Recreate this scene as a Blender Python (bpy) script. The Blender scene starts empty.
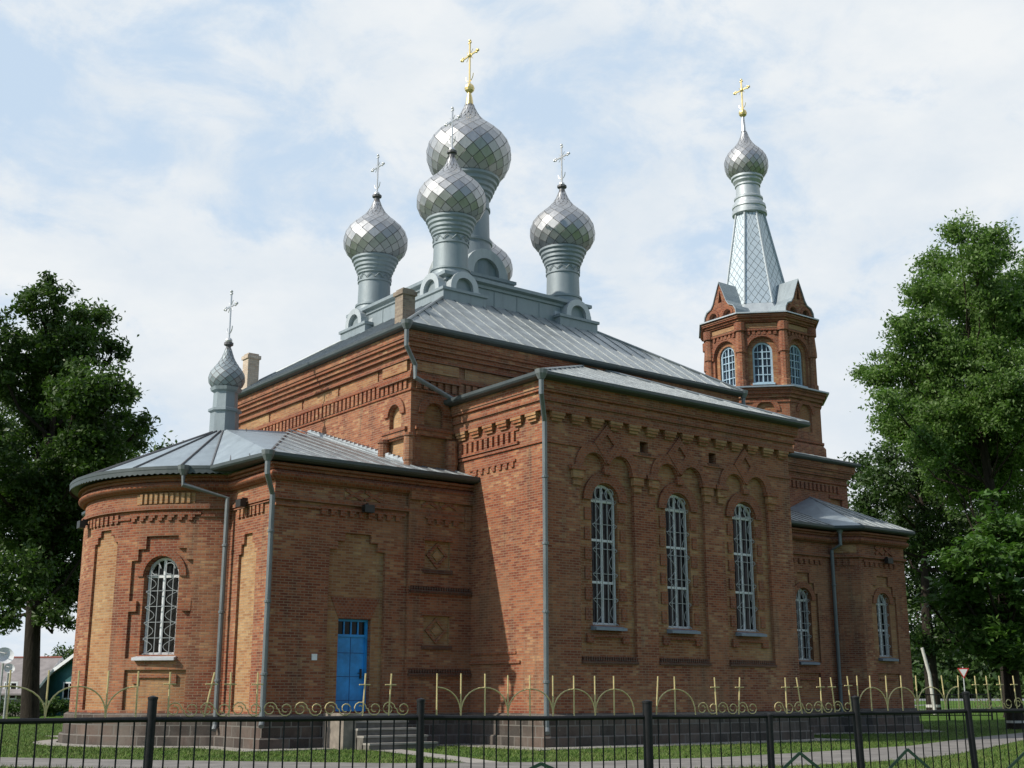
import bpy, bmesh, math, random
import numpy as np
from mathutils import Vector, Matrix
from mathutils.geometry import delaunay_2d_cdt
random.seed(11); RNG = np.random.default_rng(11)
PI = math.pi; RAD = math.radians
SC = bpy.context.scene; COL = SC.collection

# ------------------------------------------------------------------ camera, sky, sun, exposure
cam = bpy.data.cameras.new('camera'); camo = bpy.data.objects.new('camera', cam); COL.objects.link(camo)
camo.location = (0, 0, 1.4); camo.rotation_euler = (RAD(90 + 14.03), 0, RAD(-37.5))
cam.lens = 43.77; cam.sensor_width = 36; cam.clip_start = .1; cam.clip_end = 6000
SC.camera = camo
TO_SUN = Vector((-4.0, .9, 3.3)).normalized()
w = bpy.data.worlds.new('World'); SC.world = w; w.use_nodes = True
nt = w.node_tree; N = nt.nodes; L = nt.links; N.clear()
out = N.new('ShaderNodeOutputWorld'); bg = N.new('ShaderNodeBackground'); bg.inputs[1].default_value = .1
sky = N.new('ShaderNodeTexSky'); sky.sky_type = 'NISHITA'; sky.sun_disc = False
sky.sun_elevation = math.asin(TO_SUN.z); sky.sun_rotation = math.atan2(TO_SUN.x, TO_SUN.y) % (2 * PI)
sky.air_density = 1.0; sky.dust_density = 1.5; sky.ozone_density = 1.0
tc = N.new('ShaderNodeTexCoord')
def wmath(op, a, b=None, clamp=False):
    n = N.new('ShaderNodeMath'); n.operation = op; n.use_clamp = clamp
    for i, v in enumerate((a, b)):
        if v is None: continue
        if isinstance(v, (int, float)): n.inputs[i].default_value = v
        else: L.new(v, n.inputs[i])
    return n.outputs[0]
def wnoise(loc, scale, det, rough, dist=0.):
    mp = N.new('ShaderNodeMapping'); L.new(tc.outputs['Generated'], mp.inputs['Vector'])
    mp.inputs['Location'].default_value = loc; mp.inputs['Scale'].default_value = scale
    no = N.new('ShaderNodeTexNoise'); L.new(mp.outputs[0], no.inputs['Vector'])
    no.inputs['Scale'].default_value = 1; no.inputs['Detail'].default_value = det
    no.inputs['Roughness'].default_value = rough; no.inputs['Distortion'].default_value = dist
    return no.outputs[0]
big = wnoise((3.1, 1.7, .4), (2.6, 2.6, 4.2), 3, .5)
fine = wnoise((.3, 5.2, 1.1), (9., 9., 15.), 10, .62, .3)
mixn = wmath('ADD', wmath('MULTIPLY', big, .42), wmath('MULTIPLY', fine, .58))
sepz = N.new('ShaderNodeSeparateXYZ'); L.new(tc.outputs['Generated'], sepz.inputs[0])
lowz = wmath('SUBTRACT', 1.0, wmath('MULTIPLY', sepz.outputs[2], 2.6), True)          # more haze near the horizon
# more cloud towards the west (+x), more blue to the north-east
side = wmath('MULTIPLY', wmath('SUBTRACT', sepz.outputs[0], sepz.outputs[1]), .10)
front = wmath('ADD', wmath('MULTIPLY', sepz.outputs[0], .61), wmath('MULTIPLY', sepz.outputs[1], .79))
clear = wmath('MULTIPLY', wmath('SUBTRACT', .15, front, True), .40)                      # unseen sky behind the viewer, cleared to deepen shade on the south walls
cov = wmath('SUBTRACT', wmath('ADD', wmath('ADD', mixn, wmath('MULTIPLY', lowz, .10)), side), clear)
veil = N.new('ShaderNodeMapRange'); veil.interpolation_type = 'SMOOTHSTEP'; L.new(front, veil.inputs[0])
veil.inputs[1].default_value = -.6; veil.inputs[2].default_value = .35; veil.inputs[3].default_value = .0; veil.inputs[4].default_value = .92
ramp = N.new('ShaderNodeMapRange'); ramp.interpolation_type = 'SMOOTHSTEP'; L.new(cov, ramp.inputs[0])
ramp.inputs[1].default_value = .385; ramp.inputs[2].default_value = .53; ramp.inputs[3].default_value = 0; ramp.inputs[4].default_value = 1
shade = N.new('ShaderNodeMapRange'); L.new(wnoise((7.3, 2.2, 5.0), (6.4, 6.4, 12.), 8, .6), shade.inputs[0])
shade.inputs[1].default_value = .36; shade.inputs[2].default_value = .66; shade.inputs[3].default_value = 0; shade.inputs[4].default_value = 1
ccol = N.new('ShaderNodeMixRGB'); L.new(shade.outputs[0], ccol.inputs[0])
ccol.inputs[1].default_value = (7.4, 8.1, 8.8, 1); ccol.inputs[2].default_value = (8.8, 9.1, 9.3, 1)
mx = N.new('ShaderNodeMixRGB'); L.new(ramp.outputs[0], mx.inputs[0])
skyb = N.new('ShaderNodeMixRGB'); skyb.blend_type = 'MULTIPLY'; skyb.inputs[0].default_value = 1
L.new(sky.outputs[0], skyb.inputs[1]); skyb.inputs[2].default_value = (1.15, 1.25, 1.3, 1)
haze = N.new('ShaderNodeMixRGB'); L.new(veil.outputs[0], haze.inputs[0]); L.new(skyb.outputs[0], haze.inputs[1]); haze.inputs[2].default_value = (6.1, 7.5, 9.1, 1)
L.new(haze.outputs[0], mx.inputs[1]); L.new(ccol.outputs[0], mx.inputs[2])
L.new(mx.outputs[0], bg.inputs[0]); L.new(bg.outputs[0], out.inputs[0])
sl = bpy.data.lights.new('sun', 'SUN'); sl.energy = 4.6; sl.angle = RAD(.55); sl.color = (1, .93, .82)
so = bpy.data.objects.new('sun', sl); COL.objects.link(so); so.location = (-40, 10, 60)
so.rotation_euler = (-TO_SUN).to_track_quat('-Z', 'Y').to_euler()
SC.view_settings.view_transform = 'Standard'; SC.view_settings.look = 'None'
SC.view_settings.exposure = 0; SC.view_settings.gamma = 1; SC.view_settings.use_curve_mapping = False

# ------------------------------------------------------------------ materials
class NT:
    def __init__(s, name):
        s.m = bpy.data.materials.new(name); s.m.use_nodes = True; s.t = s.m.node_tree; s.t.nodes.clear()
        s.o = s.add('ShaderNodeOutputMaterial'); s.b = s.add('ShaderNodeBsdfPrincipled'); s.lk(s.b.outputs[0], s.o.inputs[0])
    def add(s, k, **kw):
        n = s.t.nodes.new(k)
        for a, v in kw.items(): setattr(n, a, v)
        return n
    def lk(s, a, b): s.t.links.new(a, b)
    def put(s, sock, v):
        if hasattr(v, 'is_linked') or hasattr(v, 'links'): s.lk(v, sock)
        elif isinstance(v, (tuple, list)): sock.default_value = (*v, 1) if len(v) == 3 and sock.type == 'RGBA' else v
        else: sock.default_value = v
    def noise(s, vec, scale, det=4, rough=.55, dist=0):
        n = s.add('ShaderNodeTexNoise'); s.lk(vec, n.inputs['Vector']); n.inputs['Scale'].default_value = scale
        n.inputs['Detail'].default_value = det; n.inputs['Roughness'].default_value = rough; n.inputs['Distortion'].default_value = dist
        return n.outputs[0]
    def mr(s, v, a, b, c=0., d=1.):
        n = s.add('ShaderNodeMapRange'); s.lk(v, n.inputs[0])
        for i, x in enumerate((a, b, c, d)): n.inputs[i + 1].default_value = x
        return n.outputs[0]
    def mix(s, f, a, b, mode='MIX'):
        n = s.add('ShaderNodeMixRGB', blend_type=mode); s.put(n.inputs[0], f); s.put(n.inputs[1], a); s.put(n.inputs[2], b); return n.outputs[0]
    def math(s, op, a, b=0.):
        n = s.add('ShaderNodeMath', operation=op); s.put(n.inputs[0], a); s.put(n.inputs[1], b); return n.outputs[0]
    def bump(s, h, st=.3, dist=.02):
        n = s.add('ShaderNodeBump'); s.lk(h, n.inputs['Height']); n.inputs['Strength'].default_value = st; n.inputs['Distance'].default_value = dist
        s.lk(n.outputs[0], s.b.inputs['Normal'])
    def col(s, c): s.put(s.b.inputs['Base Color'], c)
    def uv(s): return s.add('ShaderNodeTexCoord').outputs['UV']
    def pos(s): return s.add('ShaderNodeNewGeometry').outputs['Position']
    def set(s, rough=.6, metal=0., spec=.5):
        s.put(s.b.inputs['Roughness'], rough); s.b.inputs['Metallic'].default_value = metal; s.b.inputs['Specular IOR Level'].default_value = spec

def brick_mat(name, c1, c2, c3, mortar, bw=.26, rh=.077, ms=.011, patch=.5, stain=.45):
    t = NT(name); uv = t.uv(); p = t.pos()
    b = t.add('ShaderNodeTexBrick'); t.lk(uv, b.inputs['Vector'])
    b.inputs['Scale'].default_value = 1; b.inputs['Brick Width'].default_value = bw; b.inputs['Row Height'].default_value = rh
    b.inputs['Mortar Size'].default_value = ms; b.inputs['Mortar Smooth'].default_value = .2; b.inputs['Bias'].default_value = -.05
    b.inputs['Color1'].default_value = (0, 0, 0, 1); b.inputs['Color2'].default_value = (1, 1, 1, 1); b.inputs['Mortar'].default_value = (.5, .5, .5, 1)
    rnd = t.add('ShaderNodeSeparateColor'); t.lk(b.outputs['Color'], rnd.inputs[0]); rv = rnd.outputs[0]
    pat = t.mr(t.noise(p, .55, 4, .6), .38, .66, 0, 1)
    sel = t.math('ADD', t.math('MULTIPLY', rv, .75), t.math('MULTIPLY', pat, patch))
    base = t.mix(t.mr(sel, .25, .75), c1, c2)
    base = t.mix(t.mr(sel, .80, 1.05), base, c3)
    grit = t.noise(p, 7, 5, .65)
    base = t.mix(1., base, t.mix(grit, (.66, .63, .61), (1.3, 1.28, 1.26)), 'MULTIPLY')
    spk = t.noise(p, 26, 3, .7); base = t.mix(t.mr(spk, .60, .72, 0, .6), base, c3); base = t.mix(t.mr(spk, .36, .26, 0, .45), base, (.09, .04, .028))
    zone = t.mr(t.noise(p, .30, 5, .65), .50, .60, 0, .55); base = t.mix(zone, base, t.mix(.55, base, c3))
    red = t.mr(t.noise(p, .42, 5, .65, .3), .48, .60, 0, .55); base = t.mix(red, base, t.mix(1., base, (.98, .74, .68), 'MULTIPLY'))
    # rain streaks and soot with shapes of their own
    mp = t.add('ShaderNodeMapping'); t.lk(p, mp.inputs[0]); mp.inputs['Scale'].default_value = (1.5, 1.5, .22)
    st = t.mr(t.noise(mp.outputs[0], 1.6, 7, .7), .50, .72, 0, stain)
    base = t.mix(st, base, (.055, .04, .033))
    lime = t.mr(t.noise(p, 2.3, 6, .7), .62, .78, 0, .4)
    base = t.mix(lime, base, (.42, .36, .30))
    colr = t.mix(b.outputs['Fac'], base, mortar)
    t.col(colr); t.set(.9, 0, .2)
    h = t.math('SUBTRACT', t.math('MULTIPLY', grit, .4), b.outputs['Fac']); t.bump(h, .5, .012)
    return t.m
M = {}
M['brick'] = brick_mat('red_brick', (.185, .056, .034), (.310, .118, .062), (.40, .232, .125), (.255, .17, .115), bw=.25, rh=.075, stain=.75)
M['brick_mix'] = brick_mat('ochre_red_brick', (.23, .084, .042), (.335, .16, .076), (.40, .245, .122), (.28, .195, .125), patch=.7)
M['ochre'] = brick_mat('ochre_brick', (.29, .145, .07), (.38, .225, .11), (.43, .285, .15), (.33, .24, .155), stain=.25)
M['ochre_mid'] = brick_mat('mixed_ochre_brick', (.25, .105, .052), (.35, .19, .09), (.41, .265, .135), (.28, .20, .13), patch=.6, stain=.4)
M['brick_red'] = brick_mat('plain_red_brick', (.185, .056, .032), (.28, .095, .048), (.33, .135, .066), (.22, .14, .10), bw=.13)
M['brick_dark'] = brick_mat('sooty_brick', (.10, .045, .032), (.15, .065, .042), (.19, .09, .055), (.12, .09, .075), stain=.7)
M['pale_brick'] = brick_mat('pale_chimney_brick', (.46, .36, .28), (.56, .47, .38), (.62, .55, .46), (.40, .36, .32), bw=.25, stain=.3)
M['chimney_brick'] = brick_mat('sooted_grey_brick', (.20, .16, .13), (.30, .25, .20), (.38, .33, .28), (.24, .21, .18), bw=.25, stain=.6)
M['granite'] = brick_mat('granite_blocks', (.06, .055, .05), (.125, .108, .095), (.20, .17, .145), (.15, .14, .125), bw=.58, rh=.29, ms=.018, patch=.3, stain=.6)

def metal_mat(name, c, metal, rough, var=.25, streak=True):
    t = NT(name); p = t.pos()
    mp = t.add('ShaderNodeMapping'); t.lk(p, mp.inputs[0]); mp.inputs['Scale'].default_value = (1.6, 1.6, .5)
    n = t.noise(mp.outputs[0], 1.5, 6, .6); n2 = t.noise(p, 9, 4, .6)
    f = t.math('ADD', t.math('MULTIPLY', n, .7), t.math('MULTIPLY', n2, .3))
    base = t.mix(t.mr(f, .3, .7), tuple(x * (1 - var) for x in c), tuple(min(1, x * (1 + var)) for x in c))
    mp2 = t.add('ShaderNodeMapping'); t.lk(p, mp2.inputs[0]); mp2.inputs['Scale'].default_value = (3.2, 3.2, .35)
    run = t.mr(t.noise(mp2.outputs[0], 1.7, 6, .7), .52, .74, 0, .45); base = t.mix(run, base, tuple(x * .5 + .02 for x in c))
    rust = t.mr(t.noise(p, 3.1, 6, .75), .66, .78, 0, .3); base = t.mix(rust, base, (.16, .10, .065)); t.col(base)
    t.set(t.mr(f, .3, .7, rough - .08, rough + .14), metal, .5)
    t.bump(t.noise(p, 1.9, 3, .5), .22, .05)
    return t.m
M['tile'] = metal_mat('galvanised_tiles', (.41, .42, .435), .8, .45, .12)
M['seam'] = metal_mat('tile_seams', (.13, .13, .135), .5, .55, .2)
M['drum'] = metal_mat('blue_grey_painted_sheet', (.245, .29, .318), .25, .5, .12)
M['drum_pale'] = metal_mat('pale_painted_sheet', (.42, .46, .485), .3, .45, .10)
M['roof'] = metal_mat('standing_seam_sheet', (.33, .36, .375), .6, .45, .3)
M['roof_seam'] = metal_mat('folded_seam', (.30, .325, .335), .6, .45, .2)
M['roof_blue'] = metal_mat('zinc_sheet', (.30, .35, .385), .5, .45, .16)
M['gutter'] = metal_mat('dark_gutter_paint', (.055, .07, .075), .1, .5, .2)
M['pipe'] = metal_mat('grey_pipe_paint', (.15, .17, .18), .25, .5, .25)
M['gold'] = metal_mat('gilding', (.80, .63, .30), .8, .36, .1)
M['silver'] = metal_mat('silvered_iron', (.55, .56, .57), .8, .38, .1)
def plain(name, c, rough=.6, var=.15, scale=6, metal=0, spec=.5):
    t = NT(name); p = t.pos(); n = t.noise(p, scale, 5, .6)
    t.col(t.mix(t.mr(n, .3, .7), tuple(x * (1 - var) for x in c), tuple(min(1, x * (1 + var)) for x in c))); t.set(rough, metal, spec)
    t.bump(n, .1, .01); return t.m
M['white'] = plain('white_window_paint', (.72, .74, .76), .5, .1)
M['grille'] = plain('pale_grille_paint', (.30, .32, .33), .5, .15)
M['ironblue'] = plain('blue_grey_sill_paint', (.16, .20, .25), .5, .15)
M['sillpale'] = plain('pale_sill_sheet', (.48, .50, .53), .45, .12)
M['belfry_blue'] = plain('faded_blue_paint', (.33, .46, .56), .55, .15)
M['blue'] = plain('bright_blue_door_paint', (.02, .26, .64), .45, .28, 2.5)
M['bluedk'] = plain('blue_door_joint', (.006, .07, .22), .5, .1)
M['iron'] = plain('dark_iron_paint', (.010, .011, .013), .65, .3, 20, 0, .25)
M['fgold'] = plain('yellow_gilt_paint', (.50, .41, .20), .6, .18, 20)
M['fgreen'] = plain('green_fence_paint', (.03, .075, .04), .5, .2, 15)
M['concrete'] = plain('worn_concrete', (.27, .255, .23), .9, .22, 3)
M['stepstone'] = plain('dark_worn_step_stone', (.13, .12, .105), .9, .3, 4)
M['door_cheek'] = plain('pinkish_render', (.22, .19, .16), .9, .3, 4)
def glass_mat(name, c=(.008, .009, .011), rough=.06):
    t = NT(name); t.col(c); t.set(rough, 0, .16)
    t.bump(t.noise(t.pos(), 1.7, 2), .06, .05); return t.m
M['glass'] = glass_mat('dark_window_glass')
M['glass_blue'] = glass_mat('belfry_glass', (.05, .06, .08), .12)
M['black'] = plain('black_plastic', (.02, .02, .02), .5)
def scale_mat():
    t = NT('pale_diamond_scales'); uv = t.uv(); s = t.add('ShaderNodeSeparateXYZ'); t.lk(uv, s.inputs[0])
    k = .36
    def line(a):
        fr = t.math('FRACT', t.math('DIVIDE', a, k)); return t.math('LESS_THAN', t.math('ABSOLUTE', t.math('SUBTRACT', fr, .5)), .045)
    vs = t.math('MULTIPLY', s.outputs[1], .75)
    ln = t.math('MAXIMUM', line(t.math('ADD', s.outputs[0], vs)), line(t.math('SUBTRACT', s.outputs[0], vs)))
    n = t.noise(t.pos(), 2.5, 4)
    t.col(t.mix(ln, t.mix(n, (.42, .50, .55), (.58, .65, .69)), (.17, .20, .22))); t.set(.42, .4, .5)
    t.bump(ln, .6, .02); return t.m
M['scales'] = scale_mat()
def ground_mat():
    t = NT('lawn_soil'); p = t.pos(); n = t.noise(p, .35, 6, .6); n2 = t.noise(p, 9, 5, .7)
    c = t.mix(t.mr(n, .35, .65), (.040, .095, .012), (.072, .145, .020))
    c = t.mix(t.mr(n2, .35, .75), c, (.10, .14, .03), 'MIX'); c = t.mix(.5, c, t.mix(t.mr(n, .35, .65), (.040, .095, .012), (.075, .15, .02)))
    t.col(c); t.set(.95, 0, .1); t.bump(n2, .9, .06); return t.m
M['grass'] = ground_mat()
M['path'] = plain('pale_asphalt', (.165, .155, .145), .95, .35, 1.3)
M['road'] = plain('road_asphalt', (.15, .155, .165), .9, .12, 4)
def blade_mat():
    t = NT('grass_blades'); g = t.add('ShaderNodeNewGeometry'); r = g.outputs['Random Per Island']; pn = t.mr(t.noise(g.outputs['Position'], .7, 5, .65), .40, .62)
    t.col(t.mix(pn, t.mix(r, (.050, .095, .018), (.085, .140, .028)), t.mix(r, (.085, .115, .028), (.15, .17, .05)))); t.set(.7, 0, .3); return t.m
M['blade'] = blade_mat()
def bark_mat(name, c1, c2):
    t = NT(name); p = t.pos(); mp = t.add('ShaderNodeMapping'); t.lk(p, mp.inputs[0]); mp.inputs['Scale'].default_value = (5, 5, .9)
    n = t.noise(mp.outputs[0], 2.2, 6, .7, .5); t.col(t.mix(t.mr(n, .3, .7), c1, c2)); t.set(.95, 0, .1); t.bump(n, 1, .06); return t.m
M['bark'] = bark_mat('dark_bark', (.016, .013, .011), (.045, .038, .030))
M['lime'] = plain('limewash', (.50, .49, .46), .9, .15, 8)
def leaf_mat(name, a, b, c, trans=.25):
    t = NT(name); g = t.add('ShaderNodeNewGeometry'); r = g.outputs['Random Per Island']; n = t.noise(g.outputs['Position'], .45, 3)
    f = t.math('ADD', t.math('MULTIPLY', r, .55), t.math('MULTIPLY', t.mr(n, .35, .65), .45))
    cc = t.mix(t.mr(f, 0, .55), a, b); cc = t.mix(t.mr(f, .55, 1.), cc, c)
    t.col(cc); t.set(.5, 0, .35)
    tr = t.add('ShaderNodeBsdfTranslucent'); t.lk(t.mix(1., cc, (1.2, 1.5, .7), 'MULTIPLY'), tr.inputs[0])
    ms = t.add('ShaderNodeMixShader'); ms.inputs[0].default_value = trans
    t.lk(t.b.outputs[0], ms.inputs[1]); t.lk(tr.outputs[0], ms.inputs[2]); t.lk(ms.outputs[0], t.o.inputs[0]); return t.m
M['leaf_maple'] = leaf_mat('maple_leaves', (.033, .062, .017), (.054, .098, .023), (.082, .135, .032), .3)  # maple leaf colour kept dark to add to the crown's shade
M['leaf_farm'] = leaf_mat('far_tree_leaves', (.035, .065, .015), (.055, .10, .022), (.08, .13, .03))
M['leaf_ash'] = leaf_mat('ash_leaves', (.068, .120, .031), (.105, .178, .045), (.150, .235, .065), .38)
M['leaf_dark'] = leaf_mat('lime_leaves', (.026, .052, .015), (.042, .080, .020), (.065, .115, .028), .22)
M['leaf_young'] = leaf_mat('young_leaves', (.050, .105, .024), (.074, .145, .032), (.11, .19, .046), .3)

# ------------------------------------------------------------------ objects
WL = {}
def empty(name, loc, label=None, cat=None, group=None):
    o = bpy.data.objects.new(name, None); COL.objects.link(o); o.location = loc; o.empty_display_size = .5
    WL[o.name] = Vector(loc)
    if label: o['label'] = label
    if cat: o['category'] = cat
    if group: o['group'] = group
    return o
def tag(o, label=None, cat=None, group=None, kind=None):
    for k, v in (('label', label), ('category', cat), ('group', group), ('kind', kind)):
        if v: o[k] = v
    return o
class MB:
    def __init__(s): s.v = []; s.f = []; s.m = []; s.uv = []; s.sm = []
    def face(s, pts, mat=0, uv=None, smooth=False):
        i = len(s.v); pts = [Vector(p) for p in pts]; s.v += pts; s.f.append(tuple(range(i, i + len(pts)))); s.m.append(mat); s.sm.append(smooth)
        if uv is None:
            n = Vector((0, 0, 0)); k = len(pts)
            for a in range(k):
                p, q = pts[a], pts[(a + 1) % k]
                n += Vector(((p.y - q.y) * (p.z + q.z), (p.z - q.z) * (p.x + q.x), (p.x - q.x) * (p.y + q.y)))
            if n.length > 0: n.normalize()
            if abs(n.z) < .8:
                t = Vector((-n.y, n.x, 0)).normalized()
                if (abs(t.x) >= abs(t.y) and t.x < 0) or (abs(t.y) > abs(t.x) and t.y < 0): t = -t
                uv = [(p.dot(t), p.z) for p in pts]
            else: uv = [(p.x, p.y) for p in pts]
        s.uv += uv
    def build(s, name, mats, parent=None, weld=False):
        if not s.f: return None
        V = np.array([tuple(v) for v in s.v]); lo = V.min(0); hi = V.max(0)
        o3 = Vector(((lo[0] + hi[0]) / 2, (lo[1] + hi[1]) / 2, lo[2]))
        me = bpy.data.meshes.new(name); me.from_pydata([tuple(v - o3) for v in s.v], [], s.f)
        if not isinstance(mats, (list, tuple)): mats = [mats]
        for m in mats: me.materials.append(m)
        me.polygons.foreach_set('material_index', s.m); me.polygons.foreach_set('use_smooth', s.sm)
        ul = me.uv_layers.new(name='uv'); ul.data.foreach_set('uv', [c for p in s.uv for c in p])
        if weld:
            b = bmesh.new(); b.from_mesh(me); bmesh.ops.remove_doubles(b, verts=b.verts, dist=2e-4); b.to_mesh(me); b.free(); me.set_sharp_from_angle(angle=RAD(32))
        me.update(); o = bpy.data.objects.new(name, me); COL.objects.link(o); WL[o.name] = o3
        if parent is not None: o.parent = parent; o.location = o3 - WL[parent.name]
        else: o.location = o3
        return o
    # --- plain solids
    def bx(s, x0, x1, y0, y1, z0, z1, mat=0):
        p = [(x0, y0, z0), (x1, y0, z0), (x1, y1, z0), (x0, y1, z0), (x0, y0, z1), (x1, y0, z1), (x1, y1, z1), (x0, y1, z1)]
        for q in ((0, 3, 2, 1), (4, 5, 6, 7), (0, 1, 5, 4), (1, 2, 6, 5), (2, 3, 7, 6), (3, 0, 4, 7)): s.face([p[i] for i in q], mat)
    def tube(s, pts, r, n=8, mat=0, cap=True, smooth=True):
        pts = [Vector(p) for p in pts]; rs = r if isinstance(r, (list, tuple)) else [r] * len(pts); rings = []
        up = None
        for i, p in enumerate(pts):
            a = pts[max(i - 1, 0)]; b = pts[min(i + 1, len(pts) - 1)]; d = (b - a).normalized()
            if up is None: up = Vector((0, 0, 1)) if abs(d.z) < .9 else Vector((1, 0, 0))
            x = d.cross(up); x = x.normalized() if x.length > 1e-4 else d.orthogonal().normalized(); y = d.cross(x).normalized()
            up = -y if False else up
            rings.append([p + (x * math.cos(2 * PI * k / n) + y * math.sin(2 * PI * k / n)) * rs[i] for k in range(n)])
        for i in range(len(pts) - 1):
            for k in range(n):
                s.face([rings[i][k], rings[i][(k + 1) % n], rings[i + 1][(k + 1) % n], rings[i + 1][k]], mat, None, smooth)
        if cap:
            s.face(rings[0][::-1], mat); s.face(rings[-1], mat)
    def lathe(s, cx, cy, prof, n=24, mat=0, smooth=True, rot=0., shear=(0, 0, 0)):
        R = []
        for r, z in prof:
            ox = cx + shear[0] * (z - shear[2]); oy = cy + shear[1] * (z - shear[2])
            R.append([Vector((ox + r * math.cos(rot + 2 * PI * k / n), oy + r * math.sin(rot + 2 * PI * k / n), z)) for k in range(n)])
        for i in range(len(prof) - 1):
            for k in range(n):
                k2 = (k + 1) % n; rr = max(prof[i][0], prof[i + 1][0]) * 2 * PI / n
                vl = math.hypot(prof[i + 1][0] - prof[i][0], prof[i + 1][1] - prof[i][1])
                a, b, c, d = R[i][k], R[i][k2], R[i + 1][k2], R[i + 1][k]
                uv = [(k * rr, prof[i][1]), (k * rr + rr, prof[i][1]), (k * rr + rr, prof[i][1] + vl), (k * rr, prof[i][1] + vl)]
                if prof[i + 1][0] < 1e-5: s.face([a, b, c], mat, uv[:3], smooth)
                elif prof[i][0] < 1e-5: s.face([a, c, d], mat, [uv[0], uv[2], uv[3]], smooth)
                else: s.face([a, b, c, d], mat, uv, smooth)
    def ball(s, c, r, mat=0, n=10):
        c = Vector(c); s.lathe(c.x, c.y, [(r * math.sin(PI * i / 6) if 0 < i < 6 else 0, c.z - r * math.cos(PI * i / 6)) for i in range(7)], n, mat)
    # --- on wall frames
    def box(s, fr, u0, u1, z0, z1, d0, d1, mat=0):
        n = max(1, math.ceil((u1 - u0) / .3)) if fr.curved else 1
        P = fr.P
        for i in range(n):
            a = u0 + (u1 - u0) * i / n; b = u0 + (u1 - u0) * (i + 1) / n
            s.face([P(a, z0, d1), P(b, z0, d1), P(b, z1, d1), P(a, z1, d1)], mat, [(a, z0), (b, z0), (b, z1), (a, z1)])
            s.face([P(a, z1, d1), P(b, z1, d1), P(b, z1, d0), P(a, z1, d0)], mat)
            s.face([P(a, z0, d0), P(b, z0, d0), P(b, z0, d1), P(a, z0, d1)], mat)
        s.face([P(u0, z0, d0), P(u0, z0, d1), P(u0, z1, d1), P(u0, z1, d0)], mat)
        s.face([P(u1, z0, d1), P(u1, z0, d0), P(u1, z1, d0), P(u1, z1, d1)], mat)
    def bar(s, fr, u0, z0, u1, z1, w, d0, d1, mat=0):
        l = math.hypot(u1 - u0, z1 - z0); nx, nz = -(z1 - z0) / l * w / 2, (u1 - u0) / l * w / 2
        s.prism(fr, [(u0 + nx, z0 + nz), (u0 - nx, z0 - nz), (u1 - nx, z1 - nz), (u1 + nx, z1 + nz)], d0, d1, mat)
    def prism(s, fr, poly, d0, d1, mat=0):
        P = fr.P; s.face([P(u, z, d1) for u, z in poly], mat, list(poly))
        for i in range(len(poly)):
            (a, b), (c, d) = poly[i], poly[(i + 1) % len(poly)]
            s.face([P(a, b, d0), P(c, d, d0), P(c, d, d1), P(a, b, d1)], mat)
    def reveal(s, fr, poly, d0, d1, mat=0):
        P = fr.P; poly = dens(poly) if fr.curved else poly
        for i in range(len(poly)):
            (a, b), (c, d) = poly[i], poly[(i + 1) % len(poly)]
            s.face([P(a, b, d0), P(c, d, d0), P(c, d, d1), P(a, b, d1)], mat)
    def sheet(s, fr, outer, holes=(), d=0., mat=0):
        st = .45; outer = dens(outer, st) if fr.curved else list(outer); holes = [dens(h, st) if fr.curved else list(h) for h in holes]
        pts = []; edges = []
        for poly in [outer] + holes:
            b = len(pts); pts += [Vector(p) for p in poly]; edges += [(b + i, b + (i + 1) % len(poly)) for i in range(len(poly))]
        if fr.curved:
            us = [p[0] for p in outer]; zs = [p[1] for p in outer]
            a = min(us) + .2
            while a < max(us):
                c = min(zs) + .37
                while c < max(zs):
                    pts.append(Vector((a, c))); c += 1.0
                a += .3
        vo, eo, fo, _, _, _ = delaunay_2d_cdt(pts, edges, [], 0, 1e-5)
        for f in fo:
            c = (vo[f[0]] + vo[f[1]] + vo[f[2]]) / 3
            if not inside(c, outer) or any(inside(c, h) for h in holes): continue
            q = [(vo[i].x, vo[i].y) for i in f]
            s.face([fr.P(u, z, d) for u, z in q], mat, q)
    def ring(s, fr, A, B, d0, d1, mat=0, close=True):
        P = fr.P; n = len(A)
        for i in range(n if close else n - 1):
            j = (i + 1) % n; a, a2, b, b2 = A[i], A[j], B[i], B[j]
            s.face([P(*a, d1), P(*a2, d1), P(*b2, d1), P(*b, d1)], mat, [a, a2, b2, b])
            s.face([P(*a, d0), P(*a2, d0), P(*a2, d1), P(*a, d1)], mat)
            s.face([P(*b, d1), P(*b2, d1), P(*b2, d0), P(*b, d0)], mat)
        if not close:
            for a, b in ((A[0], B[0]), (A[-1], B[-1])): s.face([P(*a, d0), P(*a, d1), P(*b, d1), P(*b, d0)], mat)
    def sweep(s, path, prof, mat=0, closed=False):
        cum = [0]
        for a, b in zip(path, path[1:]): cum.append(cum[-1] + math.dist(a, b))
        rows = [(offset(path, d, closed), z) for d, z in prof]; n = len(path)
        pl = [0]
        for (d0, z0), (d1, z1) in zip(prof, prof[1:]): pl.append(pl[-1] + math.hypot(d1 - d0, z1 - z0))
        for k in range(len(rows) - 1):
            (A, za), (B, zb) = rows[k], rows[k + 1]
            for i in range(n if closed else n - 1):
                j = (i + 1) % n; u0 = cum[i]; u1 = cum[i + 1] if i + 1 < n else cum[i] + math.dist(path[i], path[j])
                s.face([(*A[i], za), (*A[j], za), (*B[j], zb), (*B[i], zb)], mat, [(u0, za), (u1, za), (u1, za + pl[k + 1] - pl[k]), (u0, za + pl[k + 1] - pl[k])])
        if not closed:
            for e in (0, -1): s.face([(*r[0][e], r[1]) for r in rows], mat)
    def band(s, path, z0, z1, d, mat=0, closed=False): s.sweep(path, [(-.03, z0), (d, z0), (d, z1), (-.03, z1)], mat, closed)
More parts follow.
